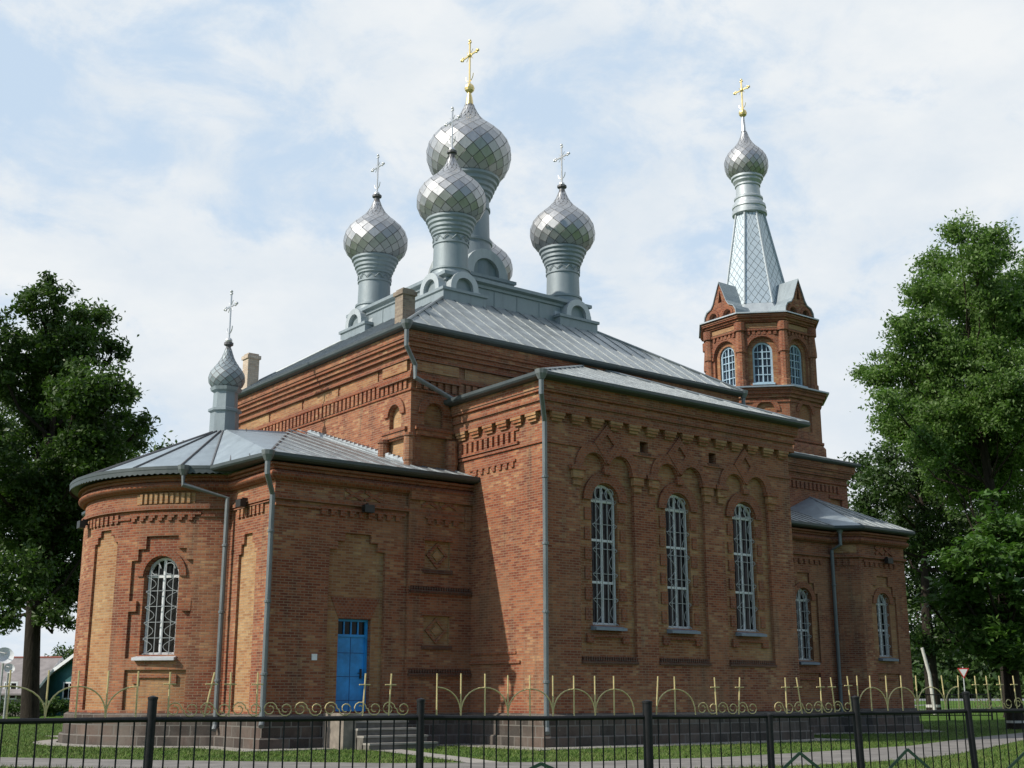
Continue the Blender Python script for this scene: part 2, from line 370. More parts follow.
    def roofpoly(s, pts, sp=.6, mat=0, smat=1, hgt=.03, wid=.035, seams=True, rnd=.0):
        pts = [Vector(p) for p in pts]; s.face(pts, mat)
        n = (pts[1] - pts[0]).cross(pts[2] - pts[0]).normalized()
        if n.z < 0: n = -n
        if not seams: return
        h = Vector((0, 0, 1)).cross(n).normalized(); sl_ = n.cross(h).normalized(); o = pts[0]
        q = [((p - o).dot(h), (p - o).dot(sl_)) for p in pts]; a = min(x for x, _ in q); b = max(x for x, _ in q)
        x = a + sp * .5
        while x < b:
            ys = []
            for i in range(len(q)):
                (x0, y0), (x1, y1) = q[i], q[(i + 1) % len(q)]
                if (x0 - x) * (x1 - x) < 0: ys.append(y0 + (y1 - y0) * (x - x0) / (x1 - x0))
            if len(ys) >= 2:
                ya, yb = min(ys), max(ys); W = h * wid / 2; U = n * hgt
                A = o + h * x + sl_ * ya; B = o + h * x + sl_ * yb
                s.face([A - W + U, A + W + U, B + W + U, B - W + U], smat); s.face([A - W, A - W + U, B - W + U, B - W], smat); s.face([A + W, A + W + U, B + W + U, B + W], smat); s.face([A - W, A + W, A + W + U, A - W + U], smat)
            x += sp
def dens(poly, st=.3):
    o = []
    for i in range(len(poly)):
        a, b = poly[i], poly[(i + 1) % len(poly)]; n = max(1, math.ceil(abs(b[0] - a[0]) / st))
        o += [(a[0] + (b[0] - a[0]) * k / n, a[1] + (b[1] - a[1]) * k / n) for k in range(n)]
    return o
def inside(p, poly):
    x, y = p[0], p[1]; r = False; n = len(poly)
    for i in range(n):
        (x0, y0), (x1, y1) = poly[i][:2], poly[(i + 1) % n][:2]
        if (y0 > y) != (y1 > y) and x < (x1 - x0) * (y - y0) / (y1 - y0) + x0: r = not r
    return r
def offset(path, d, closed=False):
    n = len(path); o = []
    def nrm(a, b):
        l = math.dist(a, b); return ((b[1] - a[1]) / l, -(b[0] - a[0]) / l)
    for i in range(n):
        ns = []
        if i > 0 or closed: ns.append(nrm(path[i - 1], path[i]))
        if i < n - 1 or closed: ns.append(nrm(path[i], path[(i + 1) % n]))
        if len(ns) == 1: mx_, my_ = ns[0]; k = 1
        else:
            mx_, my_ = ns[0][0] + ns[1][0], ns[0][1] + ns[1][1]; k = 2 / max(.3, (mx_ ** 2 + my_ ** 2)); 
        o.append((path[i][0] + mx_ * d * k, path[i][1] + my_ * d * k))
    return o
class South:
    curved = False
    def __init__(s, y): s.y = y
    def P(s, u, z, d=0.): return (u, s.y - d, z)
class East:
    curved = False
    def __init__(s, x): s.x = x
    def P(s, u, z, d=0.): return (s.x - d, u, z)
class Facet:
    curved = False
    def __init__(s, p0, p1):
        s.o = p0; s.l = math.dist(p0, p1); s.t = ((p1[0] - p0[0]) / s.l, (p1[1] - p0[1]) / s.l); s.n = (s.t[1], -s.t[0])
    def P(s, u, z, d=0.): return (s.o[0] + s.t[0] * u + s.n[0] * d, s.o[1] + s.t[1] * u + s.n[1] * d, z)
class Arc:
    curved = True
    def __init__(s, cx, cy, r): s.c = (cx, cy); s.r = r
    def P(s, u, z, d=0.):
        a = u / s.r; return (s.c[0] + (s.r + d) * math.cos(a), s.c[1] + (s.r + d) * math.sin(a), z)
def arch(c, z0, zs, r, n=12): return [(c - r, z0), (c + r, z0)] + [(c + r * math.cos(PI * k / n), zs + r * math.sin(PI * k / n)) for k in range(n + 1)]
def arcline(c, zs, r, a0=0., a1=PI, n=12): return [(c + r * math.cos(a0 + (a1 - a0) * k / n), zs + r * math.sin(a0 + (a1 - a0) * k / n)) for k in range(n + 1)]
def rect(u0, u1, z0, z1): return [(u0, z0), (u1, z0), (u1, z1), (u0, z1)]
def stepped(c, z0, lv):
    R_ = []; prev = None
    for hw, z in lv:
        if prev is not None: R_.append((c + hw, prev))
        else: R_.append((c + hw, z0))
        R_.append((c + hw, z)); prev = z
    return R_ + [(2 * c - u, z) for u, z in R_[::-1]]
def dentils(b, fr, u0, u1, z0, z1, d, pitch, wdt, mat=0, d0=-.03):
    n = int((u1 - u0) / pitch); off = (u1 - u0 - n * pitch) / 2
    for i in range(n): a = u0 + off + i * pitch + (pitch - wdt) / 2; b.box(fr, a, a + wdt, z0, z1, d0, d, mat)
def zigzag(b, fr, u0, u1, z, d, mat=0):
    # stepped tooth course: each tooth is a tall and a short brick
    b.box(fr, u0, u1, z, z + .075, -.03, d, mat); p = .31; n = int((u1 - u0) / p); off = (u1 - u0 - n * p) / 2
    for i in range(n):
        a = u0 + off + i * p
        b.box(fr, a, a + .13, z - .16, z, -.03, d - .003, mat); b.box(fr, a + .13, a + .20, z - .075, z, -.03, d - .006, mat)
# ------------------------------------------------------------------ ground
def gh(x, y):
    t = min(1, max(0, (x - 45) / 55)); return .9 * t * t * (3 - 2 * t)
def sheet_xy(name, x0, x1, y0, y1, nx, ny, z, mat):
    b = MB()
    for i in range(nx):
        for j in range(ny):
            xs = [x0 + (x1 - x0) * (i + a) / nx for a in (0, 1)]; ys = [y0 + (y1 - y0) * (j + a) / ny for a in (0, 1)]
            b.face([(xs[a], ys[c], gh(xs[a], ys[c]) + z) for a, c in ((0, 0), (1, 0), (1, 1), (0, 1))], 0, None, True)
    o = b.build(name, mat, None, True); o['kind'] = 'structure'; return o
g = MB(); big_ = 4000
xs = [-big_, -60, 0] + [45 + 5 * i for i in range(12)] + [200, big_]; ys = [-big_, -60, 0, 40, 80, 160, big_]
for i in range(len(xs) - 1):
    for j in range(len(ys) - 1):
        g.face([(xs[a], ys[c], gh(xs[a], 0)) for a, c in ((i, j), (i + 1, j), (i + 1, j + 1), (i, j + 1))], 0, None, True)
g = g.build('ground', M['grass'], None, True); g['kind'] = 'structure'
def ribbon(name, left, right, z, mat):
    b = MB(); n = len(left)
    def sub(P, k=4):
        o = []
        for i in range(len(P) - 1):
            o += [(P[i][0] + (P[i + 1][0] - P[i][0]) * t / k, P[i][1] + (P[i + 1][1] - P[i][1]) * t / k) for t in range(k)]
        return o + [P[-1]]
    l, r = sub(left), sub(right)
    for i in range(len(l) - 1): b.face([(*p, gh(*p) + z) for p in (l[i], r[i], r[i + 1], l[i + 1])])
    o = b.build(name, mat, None, True); o['kind'] = 'structure'; return o
ribbon('path', [(2, 42), (7.0, 34), (8.94, 30.9), (11.2, 27.6), (14.7, 23.3), (18.5, 21.2), (22.3, 20.9), (26.7, 21.5), (31.4, 22.3), (39.8, 25.5), (45.2, 27.2), (52, 28.6), (64, 30.5), (80, 33)],
       [(-1, 40), (4.2, 32.5), (6.3, 29), (8.8, 25.6), (12.4, 21), (17, 18.2), (21.2, 17.4), (25, 17.6), (29, 18.9), (37.3, 22.5), (46, 25.0), (52.5, 26.3), (64.5, 28.2), (80, 30.6)], .008, M['path'])
ribbon('slab_path', [(17.75, 29.4), (16.9, 25.6), (16.0, 22.3)], [(18.65, 29.4), (17.6, 25.4), (16.7, 22.0)], .012, M['concrete'])
ribbon('road', [(72, 52), (110, 80), (200, 140)], [(84, 43), (126, 66), (230, 118)], .010, M['road'])

# ------------------------------------------------------------------ the church
church = empty('brick_church', (27, 36, 0), 'red brick Orthodox church with silver onion domes and a bell tower', 'church')
XE, YS = 22.22, 27.43                                  # transept east and south walls
CX, CY = 17.75, 38.05; RA = 4.76                       # apse circle
ang0 = PI + math.acos((CX - 15.59) / RA)
arcpts = [(CX + RA * math.cos(2 * PI - ang0 + (2 * ang0 - 2 * PI) * k / 30), CY + RA * math.sin(2 * PI - ang0 + (2 * ang0 - 2 * PI) * k / 30)) for k in range(31)]
JY = arcpts[-1][1]
P_east = [(20.6, 45.0), (15.59, 45.0)] + arcpts + [(15.59, 31.09), (22.22, 31.09)]
P_tr = [(XE, 31.9), (XE, YS), (32.9, YS), (32.9, 31.9)]
P_nave = [(20.46, 44.22), (20.46, 31.83), (34.6, 31.83), (34.6, 44.22)]
P_west = [(34.6, 31.6), (40.1, 31.6), (40.91, 30.79), (43.8, 30.79), (45.0, 31.99), (45.0, 44.5), (34.6, 44.5)]
P_narth = [(34.6, 34.2), (44.9, 34.2), (44.9, 41.9), (34.6, 41.9)]

def window(parent, fr, c, z0, zs, r, d, grille='wave', sill='ironblue', frame='white', glass='glass', trans=(.33, .66), mull=True):
    f = MB(); A = arch(c, z0, zs, r); B = arch(c, z0 + .07, zs, r - .07); f.ring(fr, A, B, d, d + .07)
    if mull: f.box(fr, c - .04, c + .04, z0, zs + r - .05, d, d + .055)
    hs = [z0 + (zs - z0) * t for t in trans] + [zs]
    for z in hs: f.box(fr, c - r + .03, c + r - .03, z - .035, z + .035, d, d + .06)
    win = f.build('window', M[frame], parent)
    p = MB(); p.prism(fr, arch(c, z0, zs, r - .02), d, d + .012); p.build('pane', M[glass], win)
    if grille:
        gm = MB(); q = .009; e = d + .17
        us = [c - r * .66, c - r * .22, c + r * .22, c + r * .66]
        for u in us:
            zt = zs + math.sqrt(max(0, r * r - (u - c) ** 2)) - .06; gm.box(fr, u - q, u + q, z0 + .03, zt, e, e + .02)
        k = 5; hh = (zs - z0) / k
        for i in range(k + 1): gm.box(fr, c - r + .02, c + r - .02, z0 + hh * i + .02, z0 + hh * i + .036, e, e + .018)
        for i in range(k):
            zc = z0 + hh * (i + .5)
            for sgn in (-1, 1):
                pts = [(c + sgn * r * (.95 - .62 * math.sin(PI * t / 8)), z0 + hh * (i + t / 8)) for t in range(9)]
                for (a, b_), (a2, b2) in zip(pts, pts[1:]): gm.bar(fr, a, b_, a2, b2, .012, e + .018, e + .028)
        for sgn in (-1, 1):
            pts = arcline(c + sgn * r * .42, zs + .22, .17, 0, 1.6 * PI, 8)
            for (a, b_), (a2, b2) in zip(pts, pts[1:]): gm.bar(fr, a, b_, a2, b2, .024, e, e + .016)
        gm.build('grille', M['grille'], win)
    if sill:
        s_ = MB(); P = fr.P; n = 4 if fr.curved else 1
        for i in range(n):
            a = c - r - .1 + (2 * r + .2) * i / n; b_ = c - r - .1 + (2 * r + .2) * (i + 1) / n
            s_.face([P(a, z0 - .08, .14), P(b_, z0 - .08, .14), P(b_, z0 + .015, d - .02), P(a, z0 + .015, d - .02)])
            s_.face([P(a, z0 - .16, .14), P(b_, z0 - .16, .14), P(b_, z0 - .08, .14), P(a, z0 - .08, .14)])
        for u in (c - r - .1, c + r + .1): s_.face([P(u, z0 - .16, .14), P(u, z0 - .08, .14), P(u, z0 + .015, d), P(u, z0 - .16, d)])
        s_.build('sill', M[sill], win)
    return win
BM = [M['brick'], M['brick_mix'], M['ochre'], M['brick_red'], M['brick_dark'], M['ochre_mid']]

# ---- plinths
b = MB()
pl = [(-.03, 0), (.25, 0), (.25, .26), (.21, .30), (.14, .31), (.14, .85), (.06, .90), (-.03, .91)]
b.sweep(P_east, pl); b.sweep(P_tr, pl); b.sweep(P_west, pl)
b.build('plinth', M['granite'], church)
b = MB(); b.sweep(P_tr, [(.30, .03), (1.15, .02), (1.15, 0)]); b.sweep(P_east, [(.30, .03), (.95, .02), (.95, 0)]); b.sweep(P_west[:7], [(.30, .03), (1.0, .02), (1.0, 0)])
b.build('apron_pavement', M['concrete'], church)

# ---- transept
b = MB(); S = South(YS); E_ = East(XE)
bays = (24.62, 27.66, 30.68); rec = []
for c in bays:
    h = [(c - 1.08, 2.35), (c + 1.08, 2.35), (c + 1.08, 7.95), (c + .95, 7.95)] + arcline(c + .52, 7.95, .43, 0, PI, 10)[1:-1] + [(c + .09, 7.95), (c - .09, 7.95)] + arcline(c - .52, 7.95, .43, 0, PI, 10)[1:-1] + [(c - .95, 7.95), (c - 1.08, 7.95)]
    rec.append(h)
vents = [rect(26.0, 26.34, 8.62, 8.98), rect(29.02, 29.36, 8.62, 8.98)]
b.sheet(S, rect(XE, 32.9, .85, 10.3), rec + vents, 0, 0)
for v in vents: b.reveal(S, v, 0, -.25); b.sheet(S, v, [], -.25, 4); b.box(S, v[0][0] - .08, v[1][0] + .08, v[0][1] - .07, v[0][1], -.03, .06, 4)
for c, h in zip(bays, rec):
    b.reveal(S, h, 0, -.11, 0)
    wc = c - .03; op = arch(wc, 3.37, 7.0, .52)
    b.sheet(S, h, [op], -.11, 1); b.reveal(S, op, -.11, -.42, 1)
    b.ring(S, arcline(wc, 7.0, .86), arcline(wc, 7.0, .54), -.12, -.03, 3, False)
    for k in range(6):                                     # toothed brick jambs
        for sg in (-1, 1):
            u = wc + sg * (.54 if k % 2 else .60); z = 3.5 + k * .58
            b.box(S, min(u, wc + sg * .80), max(u, wc + sg * .80), z, z + .36, -.13, -.075, 3)
    for sg in (-1, 1): b.ring(S, arcline(c + sg * .52, 7.95, .74, 0 if sg > 0 else .38, PI - .38 if sg > 0 else PI), arcline(c + sg * .52, 7.95, .45, 0 if sg > 0 else .3, PI - .3 if sg > 0 else PI), -.03, .055 + sg * .004, 3, False)
    for u in (c - 1.20, c + 1.20):
        b.box(S, u - .28, u + .28, 7.80, 7.94, -.03, .15, 3); b.box(S, u - .21, u + .21, 7.56, 7.80, -.03, .11, 1); b.box(S, u - .15, u + .15, 7.36, 7.56, -.03, .06, 1)
    b.box(S, c - .14, c + .14, 7.78, 7.95, -.13, .07, 3)
    b.ring(S, [(c - .52, 8.72), (c, 8.10), (c + .52, 8.72), (c, 9.30)], [(c - .26, 8.70), (c, 8.40), (c + .26, 8.70), (c, 9.0)], -.03, .068, 3)
    dentils(b, S, c - 1.05, c + 1.05, 2.35, 2.47, .035, .09, .06, 4, -.12); b.box(S, c - 1.08, c + 1.08, 2.27, 2.348, -.12, .06, 4)
    b.box(S, c - .82, c + .82, 3.02, 3.12, -.12, -.03, 3); b.box(S, c - .82, c - .56, 2.86, 3.018, -.12, -.033, 3); b.box(S, c + .56, c + .82, 2.86, 3.018, -.12, -.033, 3)
# east wall
hs = [(31.5, 2.4), (28.75, 2.4)]
b.sheet(E_, rect(YS, 31.9, .85, 10.3), [], 0, 0)
b.box(E_, 28.55, 31.1, 2.28, 2.36, -.03, .05, 3); b.box(E_, 28.75, 31.1, 2.55, 2.62, -.03, .035, 3)
b.box(E_, 28.6, 31.7, 9.04, 9.1, -.03, .045, 3); dentils(b, E_, 28.7, 31.7, 8.70, 9.03, .075, .27, .15, 0)
b.box(E_, 28.6, 31.7, 8.62, 8.70, -.03, .08, 3)
zigzag(b, E_, 28.75, 31.1, 8.12, .05, 3)
for z0, z1, d, m in ((8.50, 8.58, .05, 3), (9.42, 9.56, .16, 3), (9.56, 9.70, .13, 0), (9.70, 9.78, .20, 3), (9.78, 9.96, .17, 0), (9.96, 10.04, .25, 3), (10.04, 10.3, .28, 0)): b.band(P_tr, z0, z1, d, m)
b.band([(XE, 31.9), (XE, YS)], 8.50, 8.58, .052, 3)
def corbels(fr, u0, u1, z0, z1, n):
    for i in range(n):
        u = u0 + (u1 - u0) * (i + .5) / n
        for k, (a, bb, d) in enumerate(((.25, .0, .16), (.23, .33, .13), (.18, .66, .08))):
            zt = z1 - (z1 - z0) * bb; zb = z1 - (z1 - z0) * min(1, bb + .34)
            b.box(fr, u - a, u + a, zb, zt - .002, -.03, d, 1 if k else 5)
corbels(S, XE + .05, 32.9, 9.16, 9.42, 14); corbels(E_, YS + .1, 31.8, 9.16, 9.42, 6)
b.box(East(32.9), YS, 31.9, .85, 10.3, .001, .0, 0)
b.face([(32.9, YS, .85), (32.9, 31.9, .85), (32.9, 31.9, 10.3), (32.9, YS, 10.3)], 0)
tr = b.build('transept_wall', BM, church)
for c in bays: window(church, S, c - .03, 3.37, 7.0, .50, -.30, 'wave', 'ironblue', 'white', 'glass', (.34, .68))

# ---- nave
b = MB(); NE, NS = East(20.46), South(31.83)
ns_h = [arch(32.72, 9.55, 9.95, .34), rect(32.16, 33.2, 7.9, 9.18)]
b.sheet(NE, rect(31.83, 44.22, 7.0, 12.45), ns_h, 0, 0)
for h in ns_h: b.reveal(NE, h, 0, -.14, 0); b.sheet(NE, h, [], -.14, 2)
sh = [arch(21.33, 9.55, 9.98, .36), rect(20.85, 21.85, 8.2, 9.25)]
b.sheet(NS, rect(20.46, 34.6, 7.8, 12.45), sh, 0, 0)
for h in sh: b.reveal(NS, h, 0, -.14, 0); b.sheet(NS, h, [], -.14, 1)
for fr, c in ((NE, 32.72), (NS, 21.33)):
    b.ring(fr, arcline(c, 9.96, .60), arcline(c, 9.96, .36), -.03, .07, 3, False)
    b.box(fr, c - .72, c + .72, 9.40, 9.5, -.03, .10, 3); b.box(fr, c - .66, c + .66, 9.24, 9.40, -.03, .06, 0)
for x, y in ((20.40, 31.78), (20.40, 33.28), (22.0, 31.78)): b.tube([(x, y, 7.9), (x, y, 8.35), (x, y, 8.4), (x, y, 9.15)], [.17, .17, .2, .17], 10, 0)
b.tube([(20.40, 31.78, 9.15), (20.40, 31.78, 9.24)], .21, 10, 3); b.tube([(20.40, 33.28, 9.15), (20.40, 33.28, 9.24)], .21, 10, 3)
pier = [(20.46, 33.55), (20.46, 31.83), (22.25, 31.83)]
b.band([(20.46, 44.22), (20.46, 31.83), (34.6, 31.83), (34.6, 44.22)], 11.10, 11.19, .09, 3)
dentils(b, NE, 31.95, 44.1, 10.72, 11.08, .075, .27, .16, 0); dentils(b, NS, 20.5, 34.4, 10.72, 11.08, .075, .27, .16, 0)
b.band(P_nave, 10.64, 10.70, .05, 3)
for fr, u0, u1, n in ((NE, 33.7, 44.0, 4), (NS, 22.4, 34.3, 5)):
    for i in range(n):
        a = u0 + (u1 - u0) * i / n + .08; c_ = u0 + (u1 - u0) * (i + 1) / n - .08
        b.box(fr, a, c_, 11.27, 11.60, -.03, .04, 5)
b.box(NE, 31.95, 33.4, 11.27, 11.60, -.03, .10, 5); b.box(NS, 20.6, 22.2, 11.27, 11.60, -.03, .10, 5)
b.band(pier, 11.0, 11.08, .15, 3)
for z0, z1, d, m in ((11.19, 11.26, .06, 0), (11.62, 11.72, .14, 3), (11.72, 11.84, .11, 0), (11.84, 11.98, .22, 3), (11.98, 12.12, .30, 0), (12.12, 12.22, .38, 3), (12.22, 12.45, .42, 0)): b.band(P_nave, z0, z1, d, m)
b.face([(34.6, 31.83, 7), (34.6, 44.22, 7), (34.6, 44.22, 12.45), (34.6, 31.83, 12.45)], 0); b.face([(20.46, 44.22, 0), (34.6, 44.22, 0), (34.6, 44.22, 12.45), (20.46, 44.22, 12.45)], 0)
b.build('nave_wall', BM, church)

# ---- low eastern block with the apse
b = MB(); LS, LE = South(31.09), East(15.59); AR = Arc(CX, CY, RA)
nic = stepped(18.29, .95, [(.92, 5.42), (.66, 5.66), (.43, 5.90)]); door = rect(17.78, 18.84, .95, 3.50)
b.sheet(LS, rect(15.59, 22.22, .85, 7.7), [nic], 0, 0); b.reveal(LS, nic, 0, -.10, 0)
b.sheet(LS, [p for p in nic], [rect(17.78, 18.84, .951, 3.50)], -.10, 5); b.reveal(LS, door, -.10, -.42, 0)
b.prism(LS, [(17.5, 4.1), (17.78, 3.50), (18.84, 3.50), (19.12, 4.1)], -.11, -.085, 3)
sq = [rect(20.52, 21.44, 5.03, 5.86), rect(20.52, 21.44, 2.82, 3.66)]
b.sheet(LS, rect(19.95, 22.22, .85, 7.05), sq, .09, 0); b.reveal(LS, rect(19.95, 22.22, .85, 7.05), 0, .09, 0)
for h in sq:
    b.reveal(LS, h, .09, .01, 2); b.sheet(LS, h, [], .012, 2); uc = 20.98; zc = (h[0][1] + h[2][1]) / 2
    b.ring(LS, [(uc - .38, zc), (uc, zc - .38), (uc + .38, zc), (uc, zc + .38)], [(uc - .28, zc), (uc, zc - .28), (uc + .28, zc), (uc, zc + .28)], .005, .075, 0)
    b.prism(LS, [(uc - .16, zc), (uc, zc - .16), (uc + .16, zc), (uc, zc + .16)], .005, .05, 2)
    b.box(LS, 20.45, 21.5, h[0][1] - .12, h[0][1] - .01, .06, .16, 4); b.box(LS, 20.45, 21.5, h[2][1] + .01, h[2][1] + .09, .06, .14, 3)
for z in (4.36, 1.98):
    dentils(b, LS, 20.0, 22.2, z + .04, z + .16, .145, .09, .06, 4, .06); b.box(LS, 20.0, 22.2, z - .04, z + .038, .06, .17, 4); b.box(LS, 20.0, 22.2, z - .10, z - .042, .06, .13, 3)
for u in (18.1, 18.75, 20.65, 21.35):
    o = .09 if u > 19.9 else 0
    b.box(LS, u - .32, u + .32, 6.86, 7.16, -.03, .012 + o, 2)
    b.bar(LS, u - .29, 6.88, u + .29, 7.14, .10, o, .05 + o, 3); b.bar(LS, u - .29, 7.14, u + .29, 6.88, .10, o, .055 + o, 3)
zigzag(b, LS, 17.0, 19.85, 6.52, .075, 3); b.box(LS, 15.6, 17.0, 6.50, 6.57, -.03, .07, 3); zigzag(b, LS, 20.5, 21.9, 6.52, .165, 3)
b.box(LS, 21.95, 22.2, 6.3, 7.0, .06, .13, 0)
# east return
eh = stepped(32.62, .95, [(.56, 5.30), (.42, 5.58), (.26, 5.86)])
b.sheet(LE, rect(31.09, JY + .05, .85, 7.7), [eh], 0, 0); b.reveal(LE, eh, 0, -.08, 0); b.sheet(LE, eh, [], -.08, 2)
dentils(b, LE, 31.6, 33.4, 6.36, 6.60, .06, .25, .15, 0); b.box(LE, 31.3, JY, 6.62, 6.66, -.03, .065, 3)
# apse drum
uw = RA * RAD(218.7); un = RA * RAD(191.5); u0, u1 = RA * (2 * PI - ang0) , RA * ang0
hood = stepped(uw, 2.42, [(1.0, 5.22), (.78, 5.55), (.52, 5.92)]); ap = stepped(uw, .98, [(.98, 2.10)]); niche = stepped(un, .98, [(.62, 5.82), (.45, 6.02), (.28, 6.2)])
op = arch(uw, 2.52, 4.76, .57)
b.sheet(AR, rect(u0, u1, .85, 7.7), [hood, ap, niche], 0, 0)
for h, m in ((hood, 0), (ap, 1), (niche, 2)): b.reveal(AR, h, 0, -.08, 0)
b.sheet(AR, ap, [], -.08, 1); b.sheet(AR, niche, [], -.08, 2); b.sheet(AR, hood, [op], -.08, 0); b.reveal(AR, op, -.08, -.42, 0)
b.ring(AR, arcline(uw, 4.76, .80), arcline(uw, 4.76, .585), -.09, -.03, 3, False)
b.box(AR, uw - .70, uw + .70, 1.88, 1.97, -.09, -.02, 3); b.box(AR, uw - .70, uw - .52, 1.72, 1.878, -.09, -.022, 3); b.box(AR, uw + .52, uw + .70, 1.72, 1.878, -.09, -.022, 3)
for sg in (-1, 1): b.box(AR, uw + sg * .86 - .14, uw + sg * .86 + .14, 3.75, 4.05, -.09, 0.012, 0)
b.box(AR, uw - .95, uw + .95, 6.86, 7.16, -.03, .02, 2); dentils(b, AR, uw - .92, uw + .92, 6.86, 7.16, .07, .17, .09, 2)
zigzag(b, AR, uw - 1.15, uw + 1.15, 6.52, .06, 3); dentils(b, AR, un - 1.4, un + .75, 6.36, 6.60, .06, .25, .15, 0)
b.box(AR, uw + 1.15, u1 - .05, 6.46, 6.52, -.03, .05, 3); b.box(AR, uw - 1.9, uw - 1.15, 6.42, 6.48, -.03, .05, 3)
tor = [(-.03, 7.20)] + [(.10 + .14 * math.sin(PI * k / 8), 7.22 + .27 * k / 8) for k in range(9)] + [(.16, 7.50), (.16, 7.58), (.26, 7.585), (.26, 7.66), (-.03, 7.70)]
b.sweep(P_east, tor, 3); b.band(P_east, 6.68, 6.78, .10, 3); b.band(P_east, 6.78, 6.84, .05, 0)
b.band([(19.95, 31.09), (22.22, 31.09)], 7.05, 7.3, .2, 0)
b.face([(15.59, JY, 0), (15.59, 45, 0), (15.59, 45, 7.7), (15.59, JY, 7.7)], 0)
b.build('apse_wall', BM, church)
window(church, AR, uw, 2.52, 4.76, .55, -.34, 'wave', 'sillpale', 'white', 'glass', ())
d_ = MB(); d_.box(LS, 17.80, 18.82, .96, 3.06, -.36, -.30)
for u in (18.31,): d_.box(LS, u - .008, u + .008, 1.0, 3.0, -.301, -.293, 1)
for z in (1.25, 1.9, 2.55): d_.box(LS, 17.88, 18.76, z, z + .016, -.301, -.292, 1)
for (a, c, z0, z1) in ((17.782, 17.86, .955, 3.495), (18.76, 18.838, .955, 3.495), (17.86, 18.76, 3.43, 3.495), (17.86, 18.76, 3.0, 3.07)): d_.box(LS, a, c, z0, z1, -.37, -.26)
dr = d_.build('door', [M['blue'], M['bluedk']], church)
h_ = MB(); h_.box(LS, 18.63, 18.67, 1.85, 2.12, -.30, -.24); h_.tube([LS.P(18.65, 2.0, -.25), LS.P(18.65, 2.0, -.21), LS.P(18.52, 2.0, -.21)], .014, 6); h_.build('handle', M['black'], dr)
t_ = MB(); t_.box(LS, 17.86, 18.76, 3.07, 3.43, -.36, -.33); t_.build('transom_pane', M['glass'], dr)
for u in (18.08, 18.31, 18.54): t_ = MB(); t_.box(LS, u - .018, u + .018, 3.07, 3.43, -.329, -.29); t_.build('glazing_bar', M['blue'], dr)
b = MB()
for k in range(5):
    b = MB(); yf = 30.88 - .36 - .31 * k - .31; zt = .90 - .18 * k
    b.bx(17.55, 19.2 + .12 * k, yf, yf + (.67 if k == 0 else .36), -.02 - .01 * k, zt - .05); b.bx(17.55, 19.22 + .12 * k, yf - .03, yf + (.67 if k == 0 else .308), zt - .049, zt, 1)
    b.build('step', [M['stepstone'], M['concrete']], church)
b = MB(); b.bx(17.22, 17.6, 29.75, 30.87, 0, .93); b.build('step_cheek', M['door_cheek'], church)
b = MB(); b.box(LS, 16.92, 17.08, 2.33, 2.50, 0, .03); b.build('wall_plate', M['white'], church)
def flood(fr, u, z):
    m = MB(); m.box(fr, u - .02, u + .02, z - .02, z + .16, .05, .22); m.box(fr, u - .16, u + .16, z - .12, z + .10, .16, .34); m.build('floodlight', M['black'], church)
flood(LS, 18.45, 6.62); flood(LE, 32.7, 6.72); flood(AR, RA * RAD(176), 6.5)

# ---- western porch, narthex
b = MB(); WA = South(31.6); WC = South(30.79); WB = Facet((40.1, 31.6), (40.91, 30.79)); WD = Facet((43.8, 30.79), (45.0, 31.99))
for fr, a, c_, wc, ww, z0, zs in ((WA, 32.9, 40.1, 38.42, .46, 2.68, 4.95), (WC, 40.91, 43.8, 42.28, .42, 2.86, 4.92)):
    hood = stepped(wc, 2.6, [(.80, 5.22), (.62, 5.62), (.36, 6.0)]); op = arch(wc, z0, zs, ww); ap = stepped(wc, 1.3, [(.72, 2.22)])
    b.sheet(fr, rect(a, c_, .85, 7.7), [hood, ap], 0, 0); b.reveal(fr, hood, 0, -.07, 0); b.sheet(fr, hood, [op], -.07, 1); b.reveal(fr, op, -.07, -.4, 0)
    b.reveal(fr, ap, 0, -.07, 0); b.sheet(fr, ap, [], -.07, 1); b.box(fr, wc - .5, wc + .5, 1.95, 2.03, -.08, -.01, 3)
    b.ring(fr, arcline(wc, zs, ww + .24), arcline(wc, zs, ww + .015), -.08, -.01, 3, False)
    zigzag(b, fr, max(a, 35.5) + .2, c_ - .35, 6.52, .06, 3)
for fr in (WB, WD):
    b.sheet(fr, rect(0, fr.l, .85, 7.7), [], 0, 0); b.box(fr, .1, fr.l - .1, 6.86, 7.16, -.03, .02, 2); dentils(b, fr, .1, fr.l - .1, 6.36, 6.6, .06, .25, .15, 0)
b.bar(WC, 41.9, 6.88, 42.4, 7.14, .10, 0, .05, 3); b.bar(WC, 41.9, 7.14, 42.4, 6.88, .10, 0, .055, 3); b.bar(WC, 42.5, 6.88, 43.0, 7.14, .10, 0, .05, 3); b.bar(WC, 42.5, 7.14, 43.0, 6.88, .10, 0, .055, 3)
b.sweep(P_west, tor, 3); b.band(P_west, 6.68, 6.78, .10, 3)
for p, q in zip(P_west[4:-1], P_west[5:]): b.face([(*p, .85), (*q, .85), (*q, 7.7), (*p, 7.7)], 0)
b.build('porch_wall', BM, church)
flood(WC, 42.45, 6.62)
for fr, wc, ww, z0, zs in ((WA, 38.42, .45, 2.68, 4.95), (WC, 42.28, .41, 2.86, 4.92)): window(church, fr, wc, z0, zs, ww, -.30, 'wave', 'ironblue', 'white', 'glass', (.5,))
b = MB(); NN = South(34.2)
b.sheet(NN, rect(34.6, 44.9, 7.5, 11.2), [rect(43.7, 44.5, 8.6, 9.7)], 0, 0); b.reveal(NN, rect(43.7, 44.5, 8.6, 9.7), 0, -.1, 0); b.sheet(NN, rect(43.7, 44.5, 8.6, 9.7), [], -.1, 1)
b.box(NN, 43.6, 44.6, 9.7, 9.85, -.03, .06, 3)
